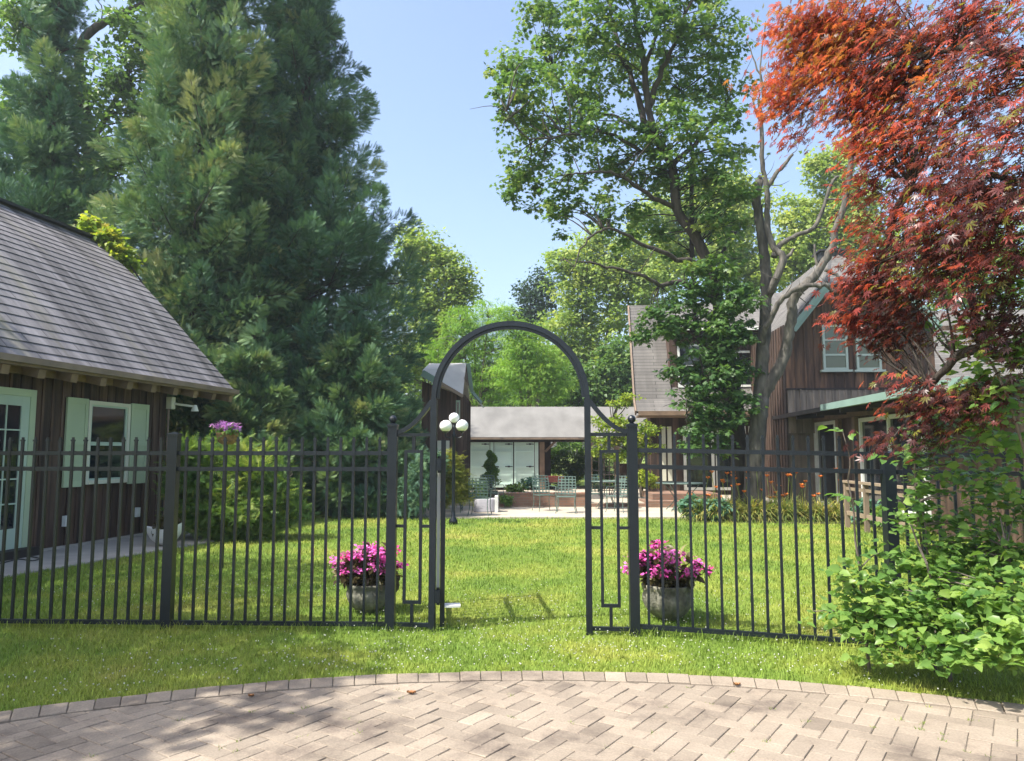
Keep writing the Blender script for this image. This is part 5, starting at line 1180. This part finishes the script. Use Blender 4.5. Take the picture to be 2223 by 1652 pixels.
m_.build('trunk', M['dead_bark'], dt, True)

# ------------------------------------------------------------------ red maple, top right, close to us
rm = empty('red_maple', (4.6, 4.6, 0), 'red Japanese maple with drooping branches filling the upper right', 'tree')
rb = [(1700, 60, 45, 5.6), (1740, 130, 60, 5.6), (1700, 200, 50, 5.6), (1682, 255, 30, 5.6), (1740, 250, 40, 5.5), (1720, 300, 22, 5.5), (1800, 50, 70, 5.3), (1790, 150, 60, 5.3), (1860, 170, 80, 5.1), (1900, 60, 80, 5.0), (1835, 250, 50, 5.1), (1920, 250, 80, 4.9), (2000, 90, 90, 4.6), (2100, 60, 90, 4.2), (2180, 140, 90, 3.9), (2060, 220, 90, 4.4), (2200, 260, 70, 3.8), (1960, 340, 80, 4.7), (1900, 320, 50, 4.9), (1900, 400, 45, 4.9),
      (2050, 370, 85, 4.3), (2150, 360, 80, 3.8), (2200, 450, 60, 3.6), (2130, 480, 75, 3.8), (2020, 470, 60, 4.3), (1950, 460, 45, 4.7), (1870, 485, 30, 5.0), (2110, 560, 60, 4.2), (2080, 480, 60, 4.2), (2120, 690, 30, 4.3), (2190, 680, 40, 4.0), (1830, 90, 60, 5.3), (1960, 180, 70, 4.8), (1770, 80, 60, 5.4), (1925, 545, 55, 4.8), (2040, 560, 70, 4.3), (1890, 620, 48, 5.0), (1950, 630, 52, 4.8), (1865, 680, 34, 5.0), (1880, 720, 32, 5.0), (1915, 690, 42, 4.95), (1870, 580, 36, 5.0), (1850, 690, 24, 5.0), (1900, 720, 30, 5.0), (1850, 100, 60, 5.2), (1900, 180, 60, 5.0), (1990, 640, 40, 4.7), (1965, 735, 34, 4.85), (1860, 640, 34, 5.0), (1925, 755, 22, 4.95), (1985, 690, 30, 4.8), (2180, 560, 60, 3.8), (2110, 620, 45, 4.0),
      (2150, 720, 30, 4.2), (1960, 850, 26, 4.8), (1985, 885, 38, 4.8), (2040, 850, 45, 4.6), (2005, 935, 36, 4.8), (2080, 900, 50, 4.5), (1925, 965, 18, 4.8), (2150, 860, 50, 4.3), (2200, 760, 50, 4.0)]
cnt = []
C_all = []; P = []; D = []; Nn = []; S = []; T = []
cen = np.array((4.6, 4.6, 3.0))
for u, v, r, Yb in rb:
    c = at(u, v, Yb); k = r/F*Yb; ns = max(3, int(9*(k/.2)**2*2.2)); q = rdir(ns)*(rng.uniform(0, 1, (ns, 1))**.45)*np.array((k, k*1.1, k)); cc = c+q; C_all.append(cc)
    redness = np.interp(u, [1650, 1800, 1950, 2100, 2223], [.88, .80, .63, .52, .44])-.00040*max(0, v-300)
    for p in cc:
        n_ = 26; ou = unit(np.array((p[0]-cen[0], p[1]-cen[1], 0))); down = ou*.75+np.array((0, 0, -.65))
        o = rng.normal(0, 1, (n_, 3))*np.array((.085, .085, .05)); P.append(p+o); D.append(unit(down+rng.normal(0, .42, (n_, 3)))); Nn.append(unit(np.array((0, 0, 1))+ou*.6+rng.normal(0, .35, (n_, 3))))
        S.append(rng.uniform(.04, .085, n_)*1.1); T.append(np.where(rng.uniform(0, 1, n_) < (.03 if u < 1950 else .10), rng.uniform(.93, 1, n_), np.clip(rng.normal(redness, .16)+rng.normal(0, .1, n_), 0, .92)))
P, D, Nn, S, T = map(np.concatenate, (P, D, Nn, S, T)); print('red leaves', len(P))
scatter('leaves', T_PALM, P, D, Nn, S, T, M['redleaf'], rm)
m_ = MB(); sk = []
tb = np.array((4.6, 4.6, 0)); br = [[(4.6, 4.6, -.1), (4.55, 4.6, 1.2), (4.3, 4.6, 2.6), (3.6, 4.7, 3.9), tuple(at(1800, 60, 5.3))], [(4.55, 4.6, 1.2), (4.0, 4.5, 2.2), (3.4, 4.5, 2.9), tuple(at(1990, 420, 4.6)), tuple(at(1900, 600, 4.9))],
    [(4.55, 4.6, 1.0), (3.9, 4.4, 1.8), tuple(at(2120, 760, 4.4)), tuple(at(1990, 900, 4.8))], [(4.3, 4.6, 2.6), (3.5, 4.2, 3.4), (2.8, 4.0, 3.6), tuple(at(2000, 100, 4.5))], [(4.3, 4.6, 2.4), (3.2, 4.0, 2.8), tuple(at(2150, 380, 3.8))]]
for i, P_ in enumerate(br): S_, _ = limb(m_, P_, (.16, .09, .07, .07, .06)[i], .012, 6, .02, 8); sk += S_
twigs(m_, np.concatenate(C_all), sk, .35, .009, .002, .12, 4, .7)
m_.build('trunk', M['bark_dark'], rm, True)

# ------------------------------------------------------------------ leafy bush at the lower right, vine shoots
bs = empty('leafy_bush', (3.6, 5.0, 0), 'sprawling bush of broad bright green leaves over the right end of the fence', 'shrub')
bb_ = [(1860, 1350, 48, 5.1), (1940, 1310, 65, 5.1), (1900, 1400, 38, 4.95), (2010, 1340, 75, 4.9), (2100, 1330, 85, 4.75), (2190, 1320, 80, 4.6), (2180, 1210, 80, 4.9), (2090, 1220, 70, 5.0), (2000, 1230, 50, 5.1), (1985, 1410, 38, 4.75), (2070, 1410, 40, 4.55), (2160, 1420, 45, 4.4), (2230, 1400, 60, 4.3), (2140, 1110, 55, 5.0), (2060, 1130, 35, 5.1), (2210, 1080, 60, 4.9),
       (1985, 1010, 38, 5.15), (2010, 1070, 38, 5.15), (1980, 930, 26, 5.0), (2040, 950, 36, 4.9), (1990, 1130, 36, 5.1), (1930, 1200, 22, 5.1), (2090, 1060, 36, 5.0), (2160, 1020, 45, 4.8), (2060, 1010, 38, 5.0), (2120, 960, 45, 4.8), (2190, 960, 50, 4.6), (1800, 1330, 14, 5.1), (1770, 1335, 9, 5.1), (1855, 1215, 18, 5.1), (1835, 1255, 24, 5.1), (1885, 1250, 28, 5.1), (1880, 1300, 34, 5.1), (1850, 1300, 20, 5.1), (1840, 1080, 8, 5.1), (2060, 1290, 60, 4.9), (2050, 740, 16, 4.7), (2080, 690, 16, 4.6), (2060, 650, 10, 4.6), (2180, 640, 34, 4.1), (2140, 800, 34, 4.3), (2200, 860, 45, 4.2), (2110, 840, 45, 4.5), (2160, 920, 45, 4.4), (2060, 900, 30, 4.7), (2210, 740, 36, 4.1), (2110, 760, 26, 4.4), (2210, 560, 24, 3.9), (1960, 1130, 18, 5.15), (2010, 1140, 30, 5.1), (1925, 1145, 10, 5.1), (2150, 700, 36, 4.2), (2110, 640, 26, 4.3), (2080, 730, 28, 4.5), (2200, 620, 40, 4.0), (2190, 780, 45, 4.1), (2120, 900, 40, 4.5), (1830, 930, 14, 5.0), (2080, 780, 22, 4.5)]
P = []; D = []; Nn = []; S = []; T = []; Cb = []
for u, v, r, Yb in bb_:
    c = at(u, v, Yb); k = r/F*Yb; ns = max(1, int((20 if v > 1190 else 13)*(k/.15)**2)); cc = c+rdir(ns)*(rng.uniform(0, 1, (ns, 1))**.4)*np.array((k, k*1.15, k)); cc[:, 2] = np.maximum(cc[:, 2], .05); Cb.append(cc)
    for p in cc:
        n_ = 8; a = rdir(1)[0]*(1, 1, .3)+np.array((-.3, -.4, .35)); a = unit(a); tt = np.linspace(-.12, .12, n_)
        o = a*tt[:, None]; side = unit(np.cross(a, (0, 0, 1.)))
        P.append(p+o+rng.normal(0, .012, (n_, 3))); sg = np.where(np.arange(n_) % 2, 1, -1)[:, None]
        D.append(unit(side*sg+a*.6+rng.normal(0, .3, (n_, 3))+(0, 0, -.25))); Nn.append(unit(np.array((0, -.35, 1))+rng.normal(0, .4, (n_, 3)))); S.append(rng.uniform(.042, .09, n_)); T.append(np.clip(rng.normal(.55, .18)+rng.normal(0, .1, n_), 0, 1))
P, D, Nn, S, T = map(np.concatenate, (P, D, Nn, S, T)); print('bush leaves', len(P))
scatter('leaves', T_OVAL, P, D, Nn, S, T, M['shrub'], bs, wscale=S*1.18)
m_ = MB(); sk = []
for i in range(16):
    x = rng.uniform(2.3, 4.2); y = 5.3-(x-2.3)*.45+rng.uniform(-.1, .2); u_ = abs(rng.normal(0, .2))-.05
    S_, _ = limb(m_, [(x, y, -.05), (x+u_*.4-.1, y-.1, .5), (x+u_-.25, y-.15, rng.uniform(.8, 1.4))], .014, .005, 4, .01, 5); sk += S_
sk += [at(1990, v, 5.1) for v in range(900, 1200, 30)]; m_.tube(spline([at(2010, 1250, 5.1), at(1990, 1100, 5.12), at(1985, 960, 5.1)], 5), .008, 5); m_.tube(spline([at(2230, 1000, 4.4), at(2170, 820, 4.2), at(2080, 690, 4.6)], 5), .008, 5)
twigs(m_, np.concatenate(Cb), sk, .5, .006, .0025, .2, 4, .4)
m_.build('stems', M['bark'], bs)

# ------------------------------------------------------------------ shrubs by the barn, patio plants
yw = empty('yew_bush', (*gp(500, 1172)[:2], 0), 'wide green yew bush with pale tips behind the left fence', 'shrub')
foliage([blob(u, v, r, 13.0, 1.0) for u, v, r in ((430, 1010, 50), (500, 1010, 60), (570, 1030, 55), (470, 1080, 75), (560, 1090, 75), (620, 1080, 38), (420, 1110, 50), (500, 1135, 50), (600, 1125, 40), (410, 985, 35), (640, 1110, 20), (390, 1060, 35))], 420, 26, .17, .17, T_FROND2, M['yew'], 'foliage', yw, tmean=.5, flat=.6, droop=-.2, subt=.2, shell=.35)
m_ = MB(); c = gp(500, 1172)
for i in range(14): a = rng.uniform(0, 6.28); m_.tube(spline([(c[0], c[1]+.5, 0), (c[0]+.35*math.cos(a), c[1]+.5+.3*math.sin(a), .5), (c[0]+.9*math.cos(a), c[1]+.5+.7*math.sin(a), rng.uniform(.7, 1.3))], 3), .012, 5)
m_.build('stems', M['bark_dark'], yw)
gs = empty('golden_cypress_bush', (*gp(985, 1100)[:2], 0), 'golden green cypress bush on the patio beside the gate leaf', 'shrub')
foliage([blob(u, v, r, 17.6, 1.0) for u, v, r in ((980, 1010, 26), (990, 1040, 30), (975, 1065, 32), (1000, 1070, 26), (960, 1040, 24), (968, 995, 16)) ], 150, 26, .14, .13, T_FROND2, M['golden'], 'foliage', gs, tmean=.5, droop=.1, shell=.4, subt=.2)
ag = empty('shrub', (*gp(925, 1120)[:2], 0), 'dark green low shrub below the gateway\'s left side panel', 'shrub')
foliage([blob(u, v, r, 17.2) for u, v, r in ((900, 1070, 50), (930, 1010, 35), (880, 1100, 35))], 130, 26, .22, .16, T_FROND2, M['cypress'], 'foliage', ag, tmean=.3)
# vine on the barn ridge
vb = empty('roof_vine', (*EO, 0), 'bright yellow-green vine spilling over the far edge of the barn roof', 'vine')
vl = [(200, 490, 16), (215, 505, 18), (235, 520, 20), (250, 540, 18), (262, 560, 14), (240, 505, 12), (280, 572, 11), (205, 480, 8), (270, 545, 9)]
foliage([(hit(u, v, (*(EO+d2*.25), 0), (*d2, 0)), (r/F*16, .3, r/F*16*.9)) for u, v, r in vl], 120, 22, .13, .12, T_OVAL, M['vine'], 'leaves', vb, tmean=.45, subt=.25)
m_ = MB(); m_.tube(spline([hit(u, v, (*(EO+d2*.3), 0), (*d2, 0)) for u, v in ((190, 500), (240, 535), (300, 600), (340, 700), (350, 900), (352, 1140))], 4), .02, 5); m_.build('stem', M['bark_dark'], vb)
# spiral topiary
tp = empty('spiral_topiary', (*gp(1066, 1070, .11)[:2], .11), 'dark green spiral topiary in front of the mint garage doors', 'topiary'); Yt = 23.0
pts = []
for k in range(90):
    f = k/89; a = f*2.4*2*math.pi+1.0; c = at(1066+6*math.cos(a)*(1-f*.5), 1046-66*f, Yt); pts.append(c+np.array((0, .09*math.sin(a)*(1.2-f), 0)))
P = np.repeat(np.array(pts), 46, axis=0); rr_ = np.repeat(np.interp(np.linspace(0, 1, 90), [0, .15, .6, .9, 1], [.26, .21, .15, .11, .03]), 46); q = rdir(len(P)); P = P+q*rr_[:, None]*rng.uniform(.6, 1, (len(P), 1))*np.array((1, 1, .5))
scatter('foliage', T_OVAL, P, q, rdir(len(P)), .05, rng.uniform(.1, .6, len(P)), M['yew'], tp)
m_ = MB(); b_ = at(1066, 1050, Yt); m_.tube([(b_[0], Yt, .1), (b_[0], Yt, at(1066, 985, Yt)[2])], .03, 6); m_.build('stem', M['bark_dark'], tp)
m_ = MB(); m_.lathe((b_[0], Yt, .105), [(.15, 0), (.2, .2), (.22, .24), (.2, .24), (.01, .22)], 20); m_.build('pot', M['stone_pot'], tp, True)
for u, v, r, Yp, mt_, lb in ((1125, 1065, 14, 21.3, 'yew', 'small dark green plant spilling over the brick wall top'), (1110, 1058, 9, 21.3, 'yew', 'tiny shrub left of the plant on the brick wall'), (1035, 1060, 20, 20.0, 'shrub', 'leafy green plant behind the leftmost iron chairs'), (1150, 1045, 16, 21.8, 'hosta', 'wispy pale grass clump before the mint doors'), (1100, 1085, 11, 20.2, 'shrub', 'low green plant at the left foot of the brick wall')):
    t = empty('small_plant', (*at(u, v, Yp)[:2], .1), lb, 'plant'); foliage([blob(u, v, r, Yp, 1, .8)], 14, 24, .1, .09, T_OVAL, M[mt_], 'foliage', t, tmean=.5)
# daylilies and other bed plants
lily_spots = [(1535, 1128, 16.2), (1570, 1133, 16.0), (1605, 1134, 15.9), (1640, 1136, 15.8), (1672, 1137, 15.8), (1705, 1136, 15.8), (1738, 1135, 15.9), (1772, 1133, 16.0), (1805, 1132, 16.1), (1838, 1130, 16.2), (1590, 1120, 16.6), (1655, 1122, 16.5), (1720, 1122, 16.5), (1560, 1118, 16.7), (1625, 1112, 16.8), (1690, 1112, 16.9)]
LL = ['first from the left at the front', 'second from the left at the front', 'third from the left at the front', 'fourth from the left at the front', 'fifth from the left at the front', 'sixth from the left at the front', 'seventh from the left at the front', 'eighth from the left at the front', 'ninth from the left at the front', 'last on the right at the front', 'left one of the middle row', 'middle one of the middle row', 'right one of the middle row', 'leftmost at the back against the maple trunk', 'between the two trunks at the back', 'right of the bare trunk at the back']
for i, (u, v, Yp) in enumerate(lily_spots):
    c = np.array((at(u, v, Yp)[0], Yp, 0)); c[1] = max(c[1], PY-.5)
    t = empty('day_lily', (c[0], c[1], 0), 'orange day lily clump, '+LL[i]+' of the bed', 'plant', 'orange day lilies under the trees')
    n = 210; a = rng.uniform(0, 2*np.pi, n); el = rng.uniform(.35, 1.35, n); D = np.stack([np.cos(a)*np.cos(el), np.sin(a)*np.cos(el), np.sin(el)], 1); X = np.cross(D, (0, 0, 1.)); Nn = np.cross(X, D)
    P = c+rng.normal(0, .07, (n, 3))*(1, 1, 0); S = rng.uniform(.42, .74, n)
    tmpl = (np.array([(-.5, 0, 0), (.5, 0, 0), (.45, .45, -.02), (-.45, .45, -.02), (.3, .75, -.14), (-.3, .75, -.14), (0, .95, -.5)], float), [(0, 1, 2, 3), (3, 2, 4, 5), (5, 4, 6)])
    scatter('leaves', tmpl, P, D, Nn, S, np.clip(rng.normal(.5, .3, n)+(.15 if i in (2, 4, 8) else 0), 0, 1), M['lily'], t, wscale=np.full(n, .026))
    nfl = 3; m_ = MB(); FP = []
    for k in range(nfl):
        q = c+np.array((rng.normal(0, .16), rng.normal(0, .12), rng.uniform(.42, 1.1))); m_.tube(spline([c, (c+q)/2+(0, 0, .08), q], 3), .005, 4); FP.append(q)
    m_.build('stalks', M['lily'], t); FP = np.repeat(np.array(FP), 6, axis=0); ang = np.tile(np.arange(6)*math.pi/3, nfl); D = np.stack([np.cos(ang), np.sin(ang)*.7-.3, 1.0+0*ang], 1)
    NN = np.stack([-np.cos(ang), -np.sin(ang), 1+0*ang], 1); D = unit(D); tf = rng.uniform(0, 1, len(FP))
    for k in range(nfl): q = slice(k*6, k*6+6); scatter('flower', T_OVAL, FP[q], D[q], NN[q], .08, tf[q], M['orange'], t)
for u, v, Yp, mt_, lb, s_ in ((1500, 1105, 16.9, 'hosta', 'grey-green bushy plant left of the day lilies', .3), (1550, 1095, 16.6, 'hosta', 'blue-green hosta behind the left end of the day lilies', .36), (1885, 1115, 15.6, 'hosta', 'blue-green plant at the right end of the lily bed', .3), (1925, 1110, 15.2, 'shrub', 'small green plant right of the lily bed by the railing', .25)):
    c = at(u, v, Yp); t = empty('bed_plant', (c[0], Yp, 0), lb, 'plant'); foliage([((c[0], Yp, .26), (s_, s_, .22))], 34, 16, .12, .13, T_OVAL, M[mt_], 'foliage', t, tmean=.5)
mbk = MB(); P = [gp(1500, 1134), gp(1940, 1139), gp(1990, 1110), gp(1500, 1112)]; cc = sum(P)/4
mbk.raw([(p[0], p[1], .008) for p in P], [(0, 1, 2, 3)]); struct('flower_bed', mbk, M['soil'], 'dark soil of the lily bed under the trees')

# ------------------------------------------------------------------ grass, clover, weeds
def inside_drive(P, e=0): return np.hypot(P[:, 0]-DC[0], P[:, 1]-DC[1]) < DR+e
fwq = np.array([q[:2] for q in WALKQ]); wn = np.array([-(fwq[1]-fwq[0])[1], (fwq[1]-fwq[0])[0]]); wn /= np.linalg.norm(wn)
def onwalk(P): return ((P[:, :2]-fwq[0])@wn > 0) & (P[:, 1] < 16.5)
def lawnpts(n, y0, y1, pw):
    y = y0*(y1/y0)**(rng.uniform(0, 1, n)**pw) if pw != 1 else y0*(y1/y0)**rng.uniform(0, 1, n)
    x = rng.uniform(-1, 1, n)*(y*.72+.6)
    P = np.stack([x, y, 0*x], 1); k = ~inside_drive(P, -.008) & ~onwalk(P) & ~((P[:, 1] > PY-.02) & (P[:, 0] > xl)); return P[k]
P = lawnpts(330000, 3.2, 18.5, 1); n = len(P)
a = rng.uniform(0, 2*np.pi, n); lean = np.abs(rng.normal(0, .55, n)); D = np.stack([np.cos(a)*np.sin(lean), np.sin(a)*np.sin(lean), np.cos(lean)], 1); Nn = np.stack([np.cos(a), np.sin(a), 0*a], 1)+rnd(n, .2)
sz = rng.uniform(.022, .058, n)*np.interp(P[:, 1], [3, 8, 18], [1, 1.15, 1.5]); wd = .0042*np.interp(P[:, 1], [3, 6, 18], [1, 1.5, 3.6])*rng.uniform(.7, 1.3, n)
bp_ = P.copy(); bp_[:, 2] = -.004
tall = (np.abs(np.hypot(P[:, 0]-DC[0], P[:, 1]-DC[1])-DR-.03) < .05); sz[tall] *= 1.25
# unmown fringe under the fences
def dseg(P, a, b): d = b-a; t = np.clip(((P[:, :2]-a)@d)/(d@d), 0, 1); return np.linalg.norm(P[:, :2]-(a+d*t[:, None]), axis=1)
fr = np.minimum(np.minimum(dseg(P, LPm, LP1), dseg(P, RP0, RP2)), 9) < .10; sz[fr] *= 1.7
o = scatter('grass', T_BLADE, bp_, D, Nn, sz, np.clip(rng.normal(.5, .25, n), 0, 1), M['grass'], wscale=wd); tag(o, 'short mown grass of the lawn', 'grass', None, 'stuff')
# clover flower heads
cl = np.concatenate([np.stack([rng.normal(cx_, sx_, k), rng.normal(cy_, sy_, k), np.zeros(k)], 1) for cx_, cy_, sx_, sy_, k in ((-.9, 5.35, .9, .45, 420), (.9, 5.5, .8, .4, 300), (-2.6, 4.9, .8, .45, 160), (-3.2, 7.8, 1.2, .9, 260), (0, 7.3, 1.4, .7, 260), (2.0, 7.4, 1.0, .8, 220), (2.3, 5.0, .6, .3, 90), (.3, 6.3, .7, .5, 150))])
cl = cl[~inside_drive(cl, .05) & ~onwalk(cl)]; n = len(cl)
octa = (np.array([(1, 0, 0), (-1, 0, 0), (0, 1, 0), (0, -1, 0), (0, 0, .9), (0, 0, -.7), ], float), [(0, 2, 4), (2, 1, 4), (1, 3, 4), (3, 0, 4), (2, 0, 5), (1, 2, 5), (3, 1, 5), (0, 3, 5)])
M['clover'] = leafmat('white_clover', [(0, (.45, .47, .36)), (1, (.75, .76, .68))], .3, .6, 0)
cl[:, 2] = rng.uniform(.03, .065, n); o = scatter('clover_flowers', octa, cl, rdir(n), rdir(n), rng.uniform(.0042, .0078, n), rng.uniform(0, 1, n), M['clover']); tag(o, 'white clover flowers dotted through the lawn', 'flowers', None, 'stuff')
# weeds in the paving joints
J = np.array(joints); J = J[(J[:, 1] > 2.6)]; J = J[rng.choice(len(J), 120, replace=False)]; P = np.repeat(np.concatenate([J, np.full((len(J), 1), .012)], 1), 16, axis=0)+rnd(len(J)*16)*(.012, .012, 0); n = len(P)
o = scatter('joint_weeds', T_BLADE, P, unit(np.stack([rng.normal(0, .7, n), rng.normal(0, .7, n), np.full(n, .8)], 1)), rdir(n), rng.uniform(.008, .032, n), rng.uniform(0, 1, n), M['grass'], wscale=rng.uniform(.003, .006, n)); tag(o, 'tiny weeds sprouting in the paver joints', 'weeds', None, 'stuff')
# dry leaves
M['dryleaf'] = leafmat('dry_leaf', [(0, (.25, .10, .04)), (1, (.35, .18, .08))], .1, .7, .8)
for u, v, s_, lb in ((893, 1505, .055, 'curled brown leaf on the drive below the arch'), (545, 1512, .036, 'brown leaf on the border course at the left'), (1600, 1487, .045, 'brown leaf at the right edge of the drive'), ):
    p = gp(u, v, .032 if v < 1500 else .026); V = []; 
    m_ = MB(); k = 9
    for i in range(k):
        f = i/(k-1); w_ = .32*math.sin(math.pi*min(1, f*1.02+.01))**.7*s_; 
        for j in (-1, 0, 1): V.append((p[0]+(f-.5)*s_, p[1]+j*w_, p[2]+.012*abs(j)+.02*(f-.5)**2*(1 if s_ > .06 else .6)+.002*math.sin(i*2.1)))
    m_.raw(V, [(i*3+j, i*3+j+1, (i+1)*3+j+1, (i+1)*3+j) for i in range(k-1) for j in (0, 1)]); o = m_.build('dry_leaf', M['dryleaf'], None, True, loc=(p[0], p[1], p[2])); tag(o, lb, 'leaf')

# ------------------------------------------------------------------ trees out of frame on the left, whose shade falls on the lawn
def shade(x, y, z, r, n, label):
    c = np.array((x, y, 0.)); t = empty('shade_tree', c, label, 'tree'); m_ = MB(); sk = []
    S_, _ = limb(m_, [(x, y, -.1), (x+.1, y, z*.5), (x, y+.1, z)], .25, .1, 5, .02); sk += S_
    _, C = foliage([((x, y, z), (r, r, r*.7))], n, 30, .5, .17, T_CLUMP, M['maple'], 'crown', t, tmean=.5, shell=.45); twigs(m_, C, sk, .4, .03); m_.build('trunk', M['bark'], t, True)
shade(-10.5, 5.5, 8.6, 3.4, 330, 'leafy tree standing out of frame left of the barn')
shade(-7.3, 3.2, 6.6, 2.2, 190, 'small leafy tree out of frame left of the drive')

# ------------------------------------------------------------------ thin haze, added to lift shadows and pale the far trees
hm, nt = newmat('added_haze'); o_ = N(nt, 'ShaderNodeOutputMaterial'); pv = N(nt, 'ShaderNodeVolumePrincipled'); pv.inputs['Color'].default_value = (.80, .90, 1, 1); pv.inputs['Density'].default_value = .0010; pv.inputs['Anisotropy'].default_value = .25
L(nt, pv, 'Volume', o_, 'Volume')
g = MB(); g.box((-90, -12, -1), (90, 85, 30)); tag(g.build('haze', hm), 'thin pale summer haze softening the far trees', 'haze', None, 'stuff')
# ------------------------------------------------------------------ light
w_ = bpy.data.worlds.new('World'); SC.world = w_; w_.use_nodes = True; nt = w_.node_tree; nt.nodes.clear()
sky = nt.nodes.new('ShaderNodeTexSky'); sky.sky_type = 'NISHITA'; sky.sun_disc = False
EL, AZ = R(56), math.atan2(-.90, -.42)         # direction towards the sun: from behind us on the left
sky.sun_elevation = EL; sky.sun_rotation = math.pi/2-math.atan2(-.42, -.90)
sky.altitude = 50; sky.air_density = 1.0; sky.dust_density = 3.6; sky.ozone_density = 1.0
bg = nt.nodes.new('ShaderNodeBackground'); bg.inputs['Strength'].default_value = .15; o_ = nt.nodes.new('ShaderNodeOutputWorld')
nt.links.new(sky.outputs[0], bg.inputs[0]); nt.links.new(bg.outputs[0], o_.inputs[0])
ld = bpy.data.lights.new('sun', 'SUN'); ld.energy = 3.9; ld.angle = R(.53); ld.color = (1, .95, .86); lo = bpy.data.objects.new('sun', ld); COL.objects.link(lo)
sd = Vector((-.90*math.cos(EL)/math.hypot(.9, .42), -.42*math.cos(EL)/math.hypot(.9, .42), math.sin(EL))); lo.rotation_euler = (-sd).to_track_quat('-Z', 'Y').to_euler(); lo.location = (-6, -3, 12)
SC.view_settings.view_transform = 'Standard'; SC.view_settings.look = 'None'; SC.view_settings.gamma = 1; SC.view_settings.use_curve_mapping = False
SC.view_settings.exposure = 1.2
SC.cycles.max_bounces = 6; SC.cycles.diffuse_bounces = 3; SC.cycles.transmission_bounces = 4; SC.cycles.transparent_max_bounces = 4
